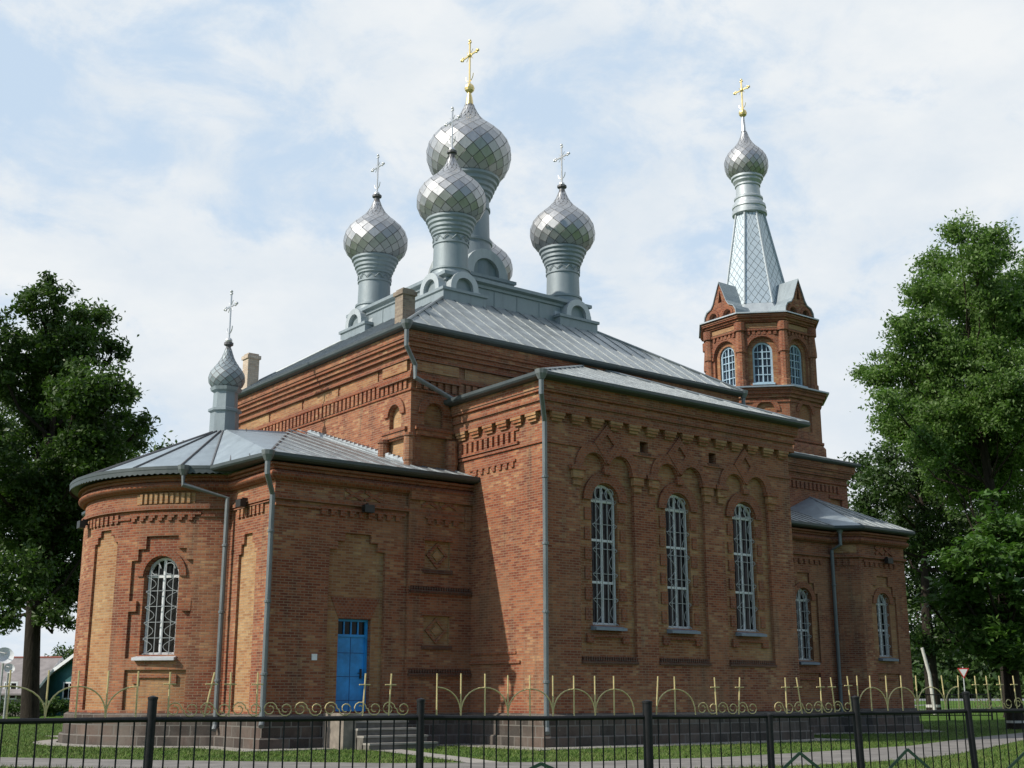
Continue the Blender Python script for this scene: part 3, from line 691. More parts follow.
dentils(b, NN, 40.0, 44.4, 9.95, 10.25, .07, .27, .15, 3); b.face([(44.9, 34.2, 7), (44.9, 41.9, 7), (44.9, 41.9, 11.2), (44.9, 34.2, 11.2)], 0); b.face([(44.9, 41.9, 7), (34.6, 41.9, 7), (34.6, 41.9, 11.2), (44.9, 41.9, 11.2)], 0)
for z0, z1, d, m in ((10.34, 10.42, .07, 3), (10.62, 10.72, .12, 3), (10.72, 10.85, .16, 0), (10.85, 10.93, .24, 3), (10.93, 11.2, .28, 0)): b.band(P_narth, z0, z1, d, m)
b.build('narthex_wall', BM, church)

# ---- roofs
RM = [M['roof'], M['roof_seam'], M['gutter']]
RB = [M['roof_blue'], M['seam'], M['gutter']]
def eave(bm, path, z, d0, d1, mat=2): bm.sweep(path, [(-.02, z - .15), (d0, z - .16), (d1 - .04, z - .13), (d1, z - .08), (d1, z + .01), (d1 - .03, z + .02), (d0, z - .01)], mat)
b = MB(); eave(b, P_nave, 12.62, .5, .64); zE = 12.61
q = .60; x0, x1, y0, y1 = 20.46 - q, 34.6 + q, 31.83 - q, 44.22 + q; a0, a1, c0, c1, zt = 23.72, 30.28, 34.78, 41.32, 15.12
b.roofpoly([(x0, y0, zE), (x1, y0, zE), (a1, c0, zt), (a0, c0, zt)], .62); b.roofpoly([(x0, y1, zE), (x0, y0, zE), (a0, c0, zt), (a0, c1, zt)], .62)
b.roofpoly([(x1, y0, zE), (x1, y1, zE), (a1, c1, zt), (a1, c0, zt)], .62); b.roofpoly([(x1, y1, zE), (x0, y1, zE), (a0, c1, zt), (a1, c1, zt)], .62)
for p, p2 in (((x0, y0, zE), (a0, c0, zt)), ((x1, y0, zE), (a1, c0, zt)), ((x0, y1, zE), (a0, c1, zt))): b.tube([Vector(p) + Vector((0, 0, .03)), Vector(p2) + Vector((0, 0, .03))], .05, 6, 1)
b.build('nave_roof', RM, church)
b = MB(); eave(b, P_tr, 10.44, .44, .58); zE = 10.43; q = .55; ap_ = (27.76, 31.88, 12.58)
A_, B_ = (XE - q, YS - q, zE), (32.9 + q, YS - q, zE)
b.roofpoly([A_, B_, ap_], .62); b.roofpoly([(XE - q, 31.88, zE), A_, ap_], .62); b.roofpoly([B_, (32.9 + q, 31.88, zE), ap_], .62)
for p in (A_, B_): b.tube([Vector(p) + Vector((0, 0, .03)), Vector(ap_) + Vector((0, 0, .03))], .045, 6, 1)
b.build('transept_roof', RM, church)
b = MB(); zE = 7.86; P_e2 = [(20.46, 45.0), (15.59, 45.0)] + arcpts[1:-1] + [(15.59, 31.09), (22.21, 31.09)]
eave(b, P_e2, zE + .01, .40, .54); of = offset(P_e2, .50)
A_ = (17.1, 38.05, 10.02); R_ = (20.44, 38.05, 10.22); SCn = (of[-2][0], of[-2][1], zE); SE_ = (22.2, of[-1][1], zE)
NC = (of[1][0], of[1][1], zE); NEn = (20.44, of[0][1], zE)
b.roofpoly([SCn, SE_, (22.2, 31.83, 8.27), (20.44, 31.83, 8.27), R_, (19.5, 38.05, 10.21)], .55, 0, 1)
b.roofpoly([NC, NEn, R_, (19.5, 38.05, 10.21)], .55, 0, 1)
arc = [(p[0], p[1], zE) for p in of[2:-2]]
def bl(pts, m=3): b.face(pts, m)
bl([SCn, (19.5, 38.05, 10.21), A_]); bl([NC, A_, (19.5, 38.05, 10.21)]); bl([arc[-1], SCn, A_]); bl([NC, arc[0], A_])
for p, p2 in zip(arc, arc[1:]): bl([p, p2, A_])
for i in list(range(1, len(arc), 4)) + [len(arc) - 1]: b.tube([Vector(arc[i]) + Vector((0, 0, .02)), Vector(A_) + Vector((0, 0, .02))], .035, 5, 4)
b.tube([Vector(SCn), (19.5, 38.05, 10.22)], .045, 6, 4)
for k in range(1, 3):
    t = k / 3; b.tube([Vector(arc[-1]).lerp(Vector(SCn), t) + Vector((0, 0, .02)), Vector(A_).lerp(Vector((19.5, 38.05, 10.21)), t * .5) + Vector((0, 0, .02))], .02, 5, 4)
# scalloped fascia on the apse eave
n_ = 0; scal = offset(arcpts, .53)
for p, p2 in zip(scal, scal[1:]):
    for t in (0, .5):
        pa = Vector((*p, 0)).lerp(Vector((*p2, 0)), t); pb = Vector((*p, 0)).lerp(Vector((*p2, 0)), t + .5); m_ = (pa + pb) / 2
        b.face([(pa.x, pa.y, 7.80), (pa.x, pa.y, 7.68), (m_.x, m_.y, 7.64), (pb.x, pb.y, 7.68), (pb.x, pb.y, 7.80)], 2)
for i in range(24):                                            # flashing on the nave wall
    t0, t1 = i / 24, (i + 1) / 24; y0_, y1_ = 31.83 + 6.5 * t0, 31.83 + 6.5 * t1
    b.bx(20.36, 20.45, y0_, y1_ - .004, 8.25 + 2.02 * t0, 8.38 + 2.02 * t1, 5)
b.build('apse_roof', RM + [M['roof_blue'], M['seam'], M['drum_pale'], M['drum']], church)
b = MB(); eave(b, P_west, zE + .01, .36, .50); of = offset(P_west, .46, True); W = [(p[0], p[1], zE) for p in of]
W[0] = (32.95, W[0][1], zE); apx = (42.3, 34.19, 9.62); zl = 9.02
b.roofpoly([W[0], W[1], (40.9, 34.19, zl), (32.95, 34.19, zl)], .55)
b.face([W[1], W[2], apx], 3); b.face([W[1], apx, (40.9, 34.19, zl)], 3); b.roofpoly([W[2], W[3], apx], .55); b.face([W[3], W[4], apx], 3); b.face([W[4], W[5], (44.9, 41.9, 8.4), (44.9, 34.19, 8.4)], 0); b.face([W[4], (44.9, 34.19, 8.4), apx], 3); b.face([W[5], W[6], (34.6, 41.9, zl), (44.9, 41.9, 8.4)], 0)
for p in (W[2], W[3]): b.tube([Vector(p), Vector(apx)], .035, 5, 1)
b.build('porch_roof', RM + [M['roof_blue']], church)
b = MB(); eave(b, P_narth, 11.32, .34, .48); of = offset(P_narth, .45, True); W = [(p[0], p[1], 11.31) for p in of]
r1, r2 = (34.6, 38.05, 12.7), (41.5, 38.05, 12.7)
b.roofpoly([W[0], W[1], r2, r1], .55); b.roofpoly([W[1], W[2], r2], .55); b.roofpoly([W[2], W[3], r1, r2], .55)
b.build('narthex_roof', RM, church)

# ---- podium under the domes
PD = [M['drum'], M['drum_pale']]
b = MB(); a0, a1, c0, c1 = 23.75, 30.25, 34.8, 41.3; pod = [(a0, c0), (a1, c0), (a1, c1), (a0, c1)]
b.sweep(pod, [(0, 14.6), (0, 15.72), (.06, 15.74), (.06, 15.84), (.20, 15.90), (.20, 16.02), (-.05, 16.06)], 0, True)
for i in range(5):
    for fr in (South(c0), East(a0)):
        u = (a0 if fr.__class__ is South else c0) + 1.1 + i * 1.05; b.box(fr, u - .02, u + .02, 14.9, 15.72, -.01, .018, 0)
top = (27.0, 38.05, 16.75)
for p, q_ in zip(pod, pod[1:] + pod[:1]): b.face([(*p, 16.05), (*q_, 16.05), top], 0)
b.build('podium', PD, church)

def onion(parent, cx, cy, prof, n, rows, seam=.075, shear=(0, 0, 0), name='onion_dome', mats=None, amp=.022):
    # diamond sheet tiles on a profile: rings at equal arc length, every other ring turned by half a tile
    L_ = [0]
    for (r0, z0), (r1, z1) in zip(prof, prof[1:]): L_.append(L_[-1] + math.hypot(r1 - r0, z1 - z0))
    def at(t):
        s_ = t * L_[-1]
        for i in range(len(L_) - 1):
            if s_ <= L_[i + 1] + 1e-9:
                k = (s_ - L_[i]) / (L_[i + 1] - L_[i]); return prof[i][0] + (prof[i + 1][0] - prof[i][0]) * k, prof[i][1] + (prof[i + 1][1] - prof[i][1]) * k
        return prof[-1]
    rg = []
    for j in range(rows + 1):
        r, z = at(j / rows); ox, oy = cx + shear[0] * (z - shear[2]), cy + shear[1] * (z - shear[2])
        rg.append([Vector((ox + r * math.cos(2 * PI * (i + (j % 2) * .5) / n), oy + r * math.sin(2 * PI * (i + (j % 2) * .5) / n), z)) for i in range(n)])
    m = MB()
    def tile(q):
        c = sum(q, Vector()) / len(q); nn = Vector()
        for i in range(len(q)):
            a, d = q[i] - c, q[(i + 1) % len(q)] - c; nn += a.cross(d)
        if nn.length < 1e-8: return
        nn.normalize(); out_ = Vector((c.x - cx, c.y - cy, .0)); nn = -nn if nn.dot(out_) < 0 else nn
        tl = Vector((random.uniform(-1, 1), random.uniform(-1, 1), random.uniform(-1, 1))) * amp
        inn = [c + (p - c) * (1 - seam) for p in q]; inn = [p - nn * (p - c).dot(nn) for p in inn]
        inn = [p + nn * ((p - c).dot(tl) + .006) for p in inn]
        m.face(inn, 0)
        for i in range(len(q)): k = (i + 1) % len(q); m.face([q[i], q[k], inn[k], inn[i]], 1)
    for j in range(rows - 1):
        for i in range(n):
            if j % 2 == 0: l, r_ = rg[j + 1][(i - 1) % n], rg[j + 1][i]
            else: l, r_ = rg[j + 1][i], rg[j + 1][(i + 1) % n]
            tile([rg[j][i], r_, rg[j + 2][i], l])
    for i in range(n): tile([rg[0][i], rg[0][(i + 1) % n], rg[1][i]])
    return m.build(name, mats or [M['tile'], M['seam']], parent)
def spline(P, k=5):
    o = []
    for i in range(len(P) - 1):
        p0, p1, p2, p3 = P[max(i - 1, 0)], P[i], P[i + 1], P[min(i + 2, len(P) - 1)]
        for t in range(k):
            t /= k; o.append(tuple(.5 * (2 * p1[a] + (p2[a] - p0[a]) * t + (2 * p0[a] - 5 * p1[a] + 4 * p2[a] - p3[a]) * t * t + (3 * p1[a] - p0[a] - 3 * p2[a] + p3[a]) * t ** 3) for a in (0, 1)))
    return o + [P[-1]]
def cross(parent, cx, cy, zb, zt, mat, gold=False):
    m = MB(); h = zt - zb; zc = zb + h * .68; a = h * .26; t = .03 if not gold else .037
    m.ball((cx, cy, zb), .12 if not gold else .21, 0); m.bx(cx - t * .6, cx + t * .6, cy - t, cy + t, zb, zt - .04)
    m.bx(cx - t * .55, cx + t * .55, cy - a, cy + a, zc - t, zc + t)
    m.ball((cx, cy, zt - .04), t * 1.7); m.ball((cx, cy - a, zc), t * 1.7); m.ball((cx, cy + a, zc), t * 1.7)
    for sg in (-1, 1):
        m.ball((cx, cy + sg * (a - .09), zc + t * 1.6), t * 1.15); m.ball((cx, cy + sg * (a - .09), zc - t * 1.6), t * 1.15); m.ball((cx, cy + sg * t * 1.6, zt - .13), t * 1.15)
        m.tube([(cx, cy + sg * .03, zc + .03), (cx, cy + sg * h * .10, zc + h * .10)], .012, 4); m.tube([(cx, cy + sg * .03, zc - .03), (cx, cy + sg * h * .10, zc - h * .10)], .012, 4)
    m.tube([(cx, cy + .26 * h * .45 * math.cos(x), zb + h * .27 + .26 * h * .5 * math.sin(x)) for x in [PI + PI * k / 8 for k in range(9)]], .018, 5)
    if gold: m.ball((cx, cy, zc), .10)
    m.build('cross', mat, parent)
def kokoshnik(m, cx, cy, h, zb, r, depth=.22, back=.5):
    for fr, u in ((South(cy - h), cx), (East(cx - h), cy), (Facet((cx + h, cy - 5), (cx + h, cy + 5)), 5), (Facet((cx + 5, cy + h), (cx - 5, cy + h)), 5)):
        A = [(u - r, zb)] + arcline(u, zb + .12, r)[::-1] + [(u + r, zb)]; B = [(u - r * .62, zb)] + arcline(u, zb + .12, r * .62)[::-1] + [(u + r * .62, zb)]
        m.ring(fr, A, B, -back, .06, 1, False); m.prism(fr, B, -depth, -.10, 0)
def cupola(cx, cy):
    root = MB(); root.sweep([(cx - .93, cy - .93), (cx + .93, cy - .93), (cx + .93, cy + .93), (cx - .93, cy + .93)], [(0, 14.0), (0, 15.22), (.06, 15.24), (.06, 15.34), (-.9, 15.36)], 0, True)
    rt = root.build('cupola', PD, church)
    k = MB(); kokoshnik(k, cx, cy, .86, 15.345, .60); k.build('kokoshnik', PD, rt)
    d = MB(); d.lathe(cx, cy, [(.76, 15.3), (.76, 15.95), (.70, 16.2), (.70, 16.24), (.74, 16.26), (.74, 16.33), (.65, 16.36), (.63, 17.25), (.67, 17.27), (.67, 17.33), (.63, 17.36), (.63, 17.58), (.69, 17.62), (.69, 17.68), (.74, 17.74), (.74, 17.83), (.80, 17.88), (.80, 17.98), (.86, 18.04), (.86, 18.14), (.93, 18.20), (.93, 18.28), (.6, 18.34)], 28)
    for i in range(12):
        a = 2 * PI * i / 12
        for s_ in (-1, 1):
            b0, b1 = a, a + s_ * PI / 12; d.tube([(cx + .665 * math.cos(b0), cy + .665 * math.sin(b0), 17.38), (cx + .665 * math.cos(b1), cy + .665 * math.sin(b1), 17.56)], .018, 4)
    d.build('drum', PD, rt, True)
    onion(rt, cx, cy, spline([(.84, 18.26), (1.10, 18.46), (1.26, 18.78), (1.29, 19.08), (1.20, 19.42), (.98, 19.72), (.70, 19.96), (.46, 20.18), (.27, 20.44), (.16, 20.70), (.12, 20.84)]), 16, 14)
    f = MB(); f.lathe(cx, cy, [(.12, 20.80), (.11, 20.94), (.19, 20.97), (.19, 21.05), (.05, 21.09), (0, 21.1)], 10); f.build('finial', M['seam'], rt, True)
    cross(rt, cx, cy, 21.1, 22.85, M['silver'])
for dx, dy in ((-1, -1), (1, -1), (-1, 1), (1, 1)): cupola(27.0 + 2.66 * dx, 38.05 + 2.66 * dy)
# central dome
cx, cy = 27.0, 38.05; b = MB()
b.sweep([(cx - 1.3, cy - 1.3), (cx + 1.3, cy - 1.3), (cx + 1.3, cy + 1.3), (cx - 1.3, cy + 1.3)], [(0, 16.0), (0, 16.95), (.07, 16.98), (.07, 17.1), (-1.2, 17.12)], 0, True)
rt = b.build('central_dome', PD, church)
k = MB(); kokoshnik(k, cx, cy, 1.2, 17.1, .98, .22, .6); k.build('kokoshnik', PD, rt)
d = MB(); d.lathe(cx, cy, [(1.15, 17.0), (1.15, 17.9), (.92, 18.6), (.92, 18.66), (.97, 18.7), (.97, 18.8), (.86, 18.85), (.83, 20.1), (.88, 20.12), (.88, 20.22), (.83, 20.25), (.83, 20.62), (.90, 20.66), (.90, 20.76), (.98, 20.82), (.98, 20.95), (1.05, 21.0), (1.05, 21.14), (1.14, 21.2), (1.14, 21.33), (1.24, 21.4), (1.24, 21.5), (.8, 21.55)], 32); d.build('drum', PD, rt, True)
onion(rt, cx, cy, spline([(1.14, 21.45), (1.46, 21.75), (1.66, 22.2), (1.72, 22.6), (1.64, 23.0), (1.40, 23.38), (1.08, 23.68), (.74, 23.94), (.48, 24.2), (.30, 24.5), (.17, 24.85)]), 18, 15)
f = MB(); f.lathe(cx, cy, [(.17, 24.8), (.13, 25.1), (.06, 25.4), (0, 25.42)], 12); f.build('finial', M['gold'], rt, True)
cross(rt, cx, cy, 25.55, 27.75, M['gold'], True)
# small cupola on the apse roof
cx, cy = 17.1, 38.05; b = MB(); o8 = PI / 8
b.lathe(cx, cy, [(.48, 9.7), (.47, 10.52), (.55, 10.56), (.55, 10.64), (.41, 10.68), (.40, 11.22), (.50, 11.27), (.53, 11.38), (.40, 11.40)], 8, 0, False, o8); rt = b.build('cupola', [M['drum']], church)
onion(rt, cx, cy, spline([(.44, 11.38), (.57, 11.52), (.61, 11.72), (.55, 11.94), (.38, 12.16), (.22, 12.42), (.13, 12.68), (.09, 12.8)]), 12, 12, .12, (0, 0, 0), 'onion_dome', [M['drum'], M['seam']])
f = MB(); f.lathe(cx, cy, [(.09, 12.75), (.08, 12.85), (.16, 12.9), (.16, 12.98), (.04, 13.04), (0, 13.05)], 10); f.build('finial', M['seam'], rt, True)
cross(rt, cx, cy, 13.05, 14.85, M['silver'])
# ---- bell tower
TX, TY = 43.95, 38.05
def octo(r): return [(TX + r * math.cos(PI / 8 + PI / 4 * k), TY + r * math.sin(PI / 8 + PI / 4 * k)) for k in range(8)]
b = MB()
low = octo(2.78); P8 = octo(2.52)
for i in range(8):
    p, q_ = low[i], low[(i + 1) % 8]; fr = Facet(p, q_); h = arch(fr.l / 2, 12.9, 13.75, .42)
    b.sheet(fr, rect(0, fr.l, 7, 14.7), [h], 0, 0); b.reveal(fr, h, 0, -.1, 0); b.sheet(fr, h, [], -.1, 1); b.ring(fr, arcline(fr.l / 2, 13.75, .64), arcline(fr.l / 2, 13.75, .44), -.03, .05, 3, False)
    fr = Facet(P8[i], P8[(i + 1) % 8]); c = fr.l / 2; h = arch(c, 15.08, 16.62, .66); o_ = arch(c, 15.08, 16.62, .45)
    b.sheet(fr, rect(0, fr.l, 14.6, 18.3), [h], 0, 0); b.reveal(fr, h, 0, -.12, 0); b.sheet(fr, h, [o_], -.12, 1); b.reveal(fr, o_, -.12, -.36, 1)
    b.ring(fr, arcline(c, 16.62, .88), arcline(c, 16.62, .68), -.03, .05, 3, False)
    for u in (c - .78, c + .78): b.box(fr, u - .1, u + .1, 16.5, 16.64, -.03, .08, 3)
    dentils(b, fr, .2, fr.l - .2, 17.38, 17.55, .07, .24, .13, 3); b.box(fr, .25, fr.l - .25, 17.70, 17.92, -.03, .05, 2)
    b.tube([(*P8[i], 14.9), (*P8[i], 15.2), (*P8[i], 15.25), (*P8[i], 16.5), (*P8[i], 16.55), (*P8[i], 16.75), (*P8[i], 17.55)], [.24, .24, .19, .19, .25, .25, .19], 10, 0)
    b.tube([(*P8[i], 17.55), (*P8[i], 17.95)], .27, 10, 3)
b.band(low, 12.4, 12.5, .08, 3, True)
b.sweep(low, [(.14, 7), (.14, 12.2), (0, 12.4)], 0, True)
for z0, z1, d in ((14.15, 14.25, .06), (14.35, 14.5, .12), (14.5, 14.66, .22), (14.66, 14.76, .30)): b.band(low, z0, z1, d, 0 if d == .12 else 3, True)
for z0, z1, d, m in ((17.56, 17.66, .10, 3), (17.95, 18.03, .12, 3), (18.03, 18.13, .20, 0), (18.13, 18.2, .30, 3), (18.2, 18.3, .34, 0)): b.band(P8, z0, z1, d, m, True)
tw = b.build('bell_tower', BM, church)
b = MB(); b.sweep(low, [(.2, 14.76), (.42, 14.765), (.42, 14.83), (-.25, 14.98)], 0, True); b.build('ledge_flashing', M['roof_blue'], tw)
for i in range(8):
    if i in (6, 7, 0): continue
    fr = Facet(P8[i], P8[(i + 1) % 8]); c = fr.l / 2; m = MB()
    m.ring(fr, arch(c, 15.1, 16.62, .45), arch(c, 15.2, 16.62, .36), -.32, -.20); m.box(fr, c - .03, c + .03, 15.15, 17.0, -.3, -.22)
    for z in (15.55, 15.95, 16.3, 16.62): m.box(fr, c - .4, c + .4, z - .02, z + .02, -.3, -.225)
    for u in (c - .2, c + .2): m.box(fr, u - .014, u + .014, 15.15, 16.95, -.3, -.24)
    m.prism(fr, arch(c, 15.12, 16.62, .44), -.33, -.31, 1); m.box(fr, c - .5, c + .5, 15.02, 15.1, -.3, .06)
    m.build('window', [M['belfry_blue'], M['glass_blue']], tw)
# gables on four sides, spire
gp = [(-1.12, 18.28), (-1.08, 18.62), (-.92, 18.86), (-.62, 18.98), (-.46, 19.2), (-.30, 19.6), (0, 20.28)]
gp = [(u * .88, 18.28 + (z - 18.28) * .92) for u, z in gp]; gp = gp + [(-u, z) for u, z in gp[-2::-1]]
for i in (7, 1, 3, 5):
    fr = Facet(P8[i], P8[(i + 1) % 8]); c = fr.l / 2; m = MB(); Q = [(c + u, z) for u, z in gp]
    hole = [[(c - .12, 19.15), (c + .12, 19.15), (c, 19.75)]] + [arch(c + s_ * .44, 18.42, 18.48, .22, 8) for s_ in (-1, 1)]
    m.sheet(fr, Q, hole, .20, 0)
    for h in hole: m.reveal(fr, h, .20, .06, 0); m.sheet(fr, h, [], .06, 4)
    for s_ in (-1, 1): m.ring(fr, arcline(c + s_ * .44, 18.48, .36, 0, PI, 8), arcline(c + s_ * .44, 18.48, .24, 0, PI, 8), .17, .25, 3, False)
    g_ = m.build('gable', BM, tw); m = MB()
    Qo = [(c + u * 1.04, z + .05) for u, z in gp]
    m.ring(fr, Qo, Q, -1.5, .26, 0, False); m.build('gable_roof', [M['drum']], g_)
LEAN = (-.032, 0, 19.0)
b = MB(); b.lathe(TX, TY, [(2.98, 18.30), (2.98, 18.36), (1.95, 18.66), (1.66, 19.15)], 8, 0, False, PI / 8)
b.lathe(TX, TY, [(1.66, 19.15), (1.42, 20.4), (.68, 24.15)], 8, 1, False, PI / 8, LEAN)
def ln(x, y, z): return (x + LEAN[0] * (z - 19), y, z)
for k in range(8):
    a = PI / 8 + PI / 4 * k; b.tube([ln(TX + r * math.cos(a), TY + r * math.sin(a), z) for r, z in ((1.68, 19.15), (1.44, 20.4), (.70, 24.15))], .05, 6, 0)
b.build('spire', [M['drum_pale'], M['scales']], tw)
ux = TX + LEAN[0] * 5.0
b = MB(); b.lathe(ux, TY, [(.70, 24.0), (.84, 24.05), (.84, 24.2), (.78, 24.24), (.78, 24.36), (.82, 24.4), (.80, 24.55), (.70, 24.62), (.66, 24.8), (.70, 24.84), (.70, 24.92), (.60, 25.0), (.57, 25.5), (.62, 25.52), (.62, 25.6), (.60, 25.62), (.70, 25.75), (.70, 25.85), (.78, 25.9), (.78, 26.0), (.5, 26.05)], 24, 0, True, 0, (-.032, 0, 24))
rt = b.build('cupola', [M['drum_pale']], church, True)
onion(rt, ux - .06, TY, spline([(.74, 25.98), (.94, 26.2), (1.05, 26.5), (1.07, 26.8), (.98, 27.1), (.76, 27.4), (.50, 27.65), (.30, 27.95), (.18, 28.25), (.12, 28.5)]), 18, 14, .10, (-.02, 0, 26))
ux -= .14
f = MB(); f.lathe(ux, TY, [(.12, 28.45), (.07, 29.3), (0, 29.4)], 10); f.build('finial', M['silver'], rt, True)
cross(rt, ux, TY, 29.45, 31.3, M['gold'], True)

# ---- chimneys, gutter pipes
for (x, y, z0, z1) in ((20.75, 32.75, 12.4, 14.2), (20.55, 43.55, 12.4, 14.35)):
    b = MB(); e = .235; b.bx(x - e, x + e, y - e, y + e, z0, z1 - .22); b.bx(x - e - .05, x + e + .05, y - e - .05, y + e + .05, z1 - .22, z1 - .08); b.bx(x - e + .02, x + e - .02, y - e + .02, y + e - .02, z1 - .08, z1)
    b.build('chimney', M['pale_brick'] if y > 40 else M['chimney_brick'], church)
def pipe(pts, hopper=True, r=.075):
    b = MB(); b.tube(pts, r, 10)
    if hopper: p = Vector(pts[0]); b.lathe(p.x, p.y, [(.09, p.z - .18), (.17, p.z - .02), (.19, p.z + .10), (.1, p.z + .10)], 10)
    for p, q_ in zip(pts, pts[1:]):
        p, q_ = Vector(p), Vector(q_)
        if abs(p.z - q_.z) > 3:
            z = q_.z + 1.2
            while z < p.z - .3: b.lathe(p.x, p.y, [(r, z - .04), (r + .022, z - .03), (r + .022, z + .03), (r, z + .04)], 10); z += 1.9
    b.build('downpipe', M['pipe'], church)
pipe([(21.68, 26.88, 10.35), (21.68, 26.88, 9.75), (22.10, 27.26, 9.05), (22.10, 27.26, .55), (22.02, 27.14, .40)])
pipe([(15.06, 30.55, 7.78), (15.06, 30.55, 7.25), (15.44, 30.93, 6.75), (15.44, 30.93, .75), (15.36, 30.8, .6)])
jx, jy = 15.42, JY - .16
a_ = RAD(227.5); pipe([(CX + 5.28 * math.cos(a_), CY + 5.28 * math.sin(a_), 7.78), (CX + 5.28 * math.cos(a_), CY + 5.28 * math.sin(a_), 7.32), (jx - .05, jy, 6.98), (jx - .05, jy, .6), (jx - .12, jy - .08, .45)])
pipe([(19.88, 31.25, 12.55), (19.88, 31.25, 11.85), (20.35, 31.45, 11.35), (20.35, 31.45, 10.95), (21.85, 31.50, 10.45)])
pipe([(20.0, 44.75, 12.5), (20.0, 44.75, 11.9), (20.2, 44.4, 11.6)])
pipe([(40.2, 31.12, 7.78), (40.2, 31.12, 7.15), (40.07, 31.46, 6.95), (40.07, 31.46, .6)])
pipe([(33.75, 28.0, 10.4), (33.75, 28.0, 9.9), (33.35, 30.6, 9.3)], False)
pipe([(35.15, 31.3, 12.58), (35.15, 31.3, 11.9), (34.6, 31.6, 11.5)])
b = MB(); b.tube([(38.5, 33.8, 12.2), (38.5, 33.8, 11.35), (37.2, 33.9, 10.7)], .07, 8); b.build('downpipe', M['pipe'], church)

# ------------------------------------------------------------------ fence
Fv = Vector((math.cos(RAD(52.5)), math.sin(RAD(52.5)), 0)); Rv = Vector((math.sin(RAD(52.5)), -math.cos(RAD(52.5)), 0))
f0 = Fv * 10.26 + Rv * -2.879; fd = (Fv * .426 + Rv * .905).normalized(); fn = Vector((fd.y, -fd.x, 0))
def FP(s, z, d=0.): p = f0 + fd * s + fn * d; return (p.x, p.y, z)
class FFr:
    curved = False
    def P(s, u, z, d=0.): return FP(u, z, d)
FF = FFr(); RZ = 1.205
fence = empty('metal_fence', FP(3.4, 0), 'black iron fence topped with gilded arches, scrolls and small crosses', 'fence')
posts = [(-2.3, 1.36, .036, 0), (0, 1.385, .037, .01), (2.3, 1.365, .034, 0), (4.602, 1.345, .047, 0), (6.008, 1.215, .036, 0), (7.133, 1.385, .042, -.03), (8.688, 1.43, .036, -.06), (10.4, 1.40, .036, -.03)]
def rail(s): return 1.212 + (.0 if s < 6 else .008 * (s - 6)) - (.012 if 3 < s < 7 else 0)
for s, zt, r, ln_ in posts:
    b = MB(); b.tube([FP(s, -.05), FP(s + ln_ * .0, .4), FP(s + ln_, zt)], r, 12); b.lathe(*FP(s + ln_, 0)[:2], [(r + .004, zt - .02), (r + .004, zt), (0, zt + .012)], 12); b.build('post', M['iron'], fence, True)
ends = [p[0] for p in posts]
for s0, s1 in zip(ends, ends[1:]):
    b = MB(); P_ = [FP(s0, rail(s0)), FP((s0 + s1) / 2, rail((s0 + s1) / 2) - .006), FP(s1, rail(s1))]
    b.tube(P_, .021, 8); rl = b.build('rail', M['iron'], fence); b = MB(); b.tube([FP(s0, .18), FP(s1, .18)], .018, 6); b.build('rail', M['iron'], fence)
    n = round((s1 - s0) / .121)
    for i in range(1, n):
        s = s0 + (s1 - s0) * i / n; m = MB(); j = random.uniform(-.006, .006); m.tube([FP(s + j, .17), FP(s, rail(s))], .0068, 6); m.build('bar', M['iron'], rl)
for c, hw, zt in ((-1.152, .95, .80), (1.171, .95, .80), (3.464, .95, .80), (6.35, .62, .84), (7.74, .60, .85), (9.5, .7, .85)):
    b = MB(); zb = .42; pts = [(c - hw, zb), (c, zt), (c + hw, zb), (c, .22)]
    for (a, z), (a2, z2) in zip(pts, pts[1:] + pts[:1]): b.bar(FF, a, z, a2, z2, .03, .012, .022)
    b.build('diamond_brace', M['fgreen'], fence)
def spike(s, lean=0.): b = MB(); b.tube([FP(s, rail(s)), FP(s + lean, rail(s) + .375)], .0068, 6); b.build('spike', M['fgold'], fence)
def archp(s0, s1, a0=PI, a1=0.):
    c = (s0 + s1) / 2; r = (s1 - s0) / 2; b = MB(); n = 14
    b.tube([FP(c + r * math.cos(a0 + (a1 - a0) * k / n), rail(c) + .005 + .25 * math.sin(a0 + (a1 - a0) * k / n) ** .8 if 0 < math.sin(a0 + (a1 - a0) * k / n) else rail(c)) for k in range(n + 1)], .006, 6); b.build('arch', M['fgold'], fence)
for s in (-1.584, -1.341, -1.07, -.792, -.569, -.346, -.116, 2.451, 2.68, 2.914, 3.141, 3.362, 3.598, 3.816, 4.038, 4.242, 4.915, 7.146, 7.317, 7.531, 7.734, 7.94): spike(s)
spike(4.70, .03); spike(8.331, -.03); spike(8.516, .02)
for a, c in ((-1.82, -1.341), (-1.341, -.792), (-.792, -.346), (2.68, 3.141), (3.141, 3.598), (3.598, 4.038), (4.038, 4.46), (4.70, 5.144), (7.146, 7.531), (7.531, 7.94), (7.94, 8.331)): archp(a, c)
archp(-.346, .114, PI, PI / 2); archp(2.22, 2.68, PI / 2, 0); archp(8.331, 8.70, PI, PI / 2)
def fcross(s, lean=0.):
    b = MB(); z = rail(s); b.tube([FP(s, z), FP(s + lean, z + .37)], .0068, 6); k = .27 / .37
    b.tube([FP(s + lean * k - .05, z + .275), FP(s + lean * k + .05, z + .275)], .006, 6); b.build('cross', M['fgold'], fence)
for s, l in ((.134, 0), (.42, .07), (.625, 0), (.849, 0), (1.768, .02), (2.004, .02), (5.387, -.01), (5.646, .03), (6.229, 0), (6.42, -.05), (6.668, 0), (6.84, -.035), (7.05, -.03), (8.79, -.01), (8.965, -.02), (9.157, -.02), (9.367, -.02)): fcross(s, l)
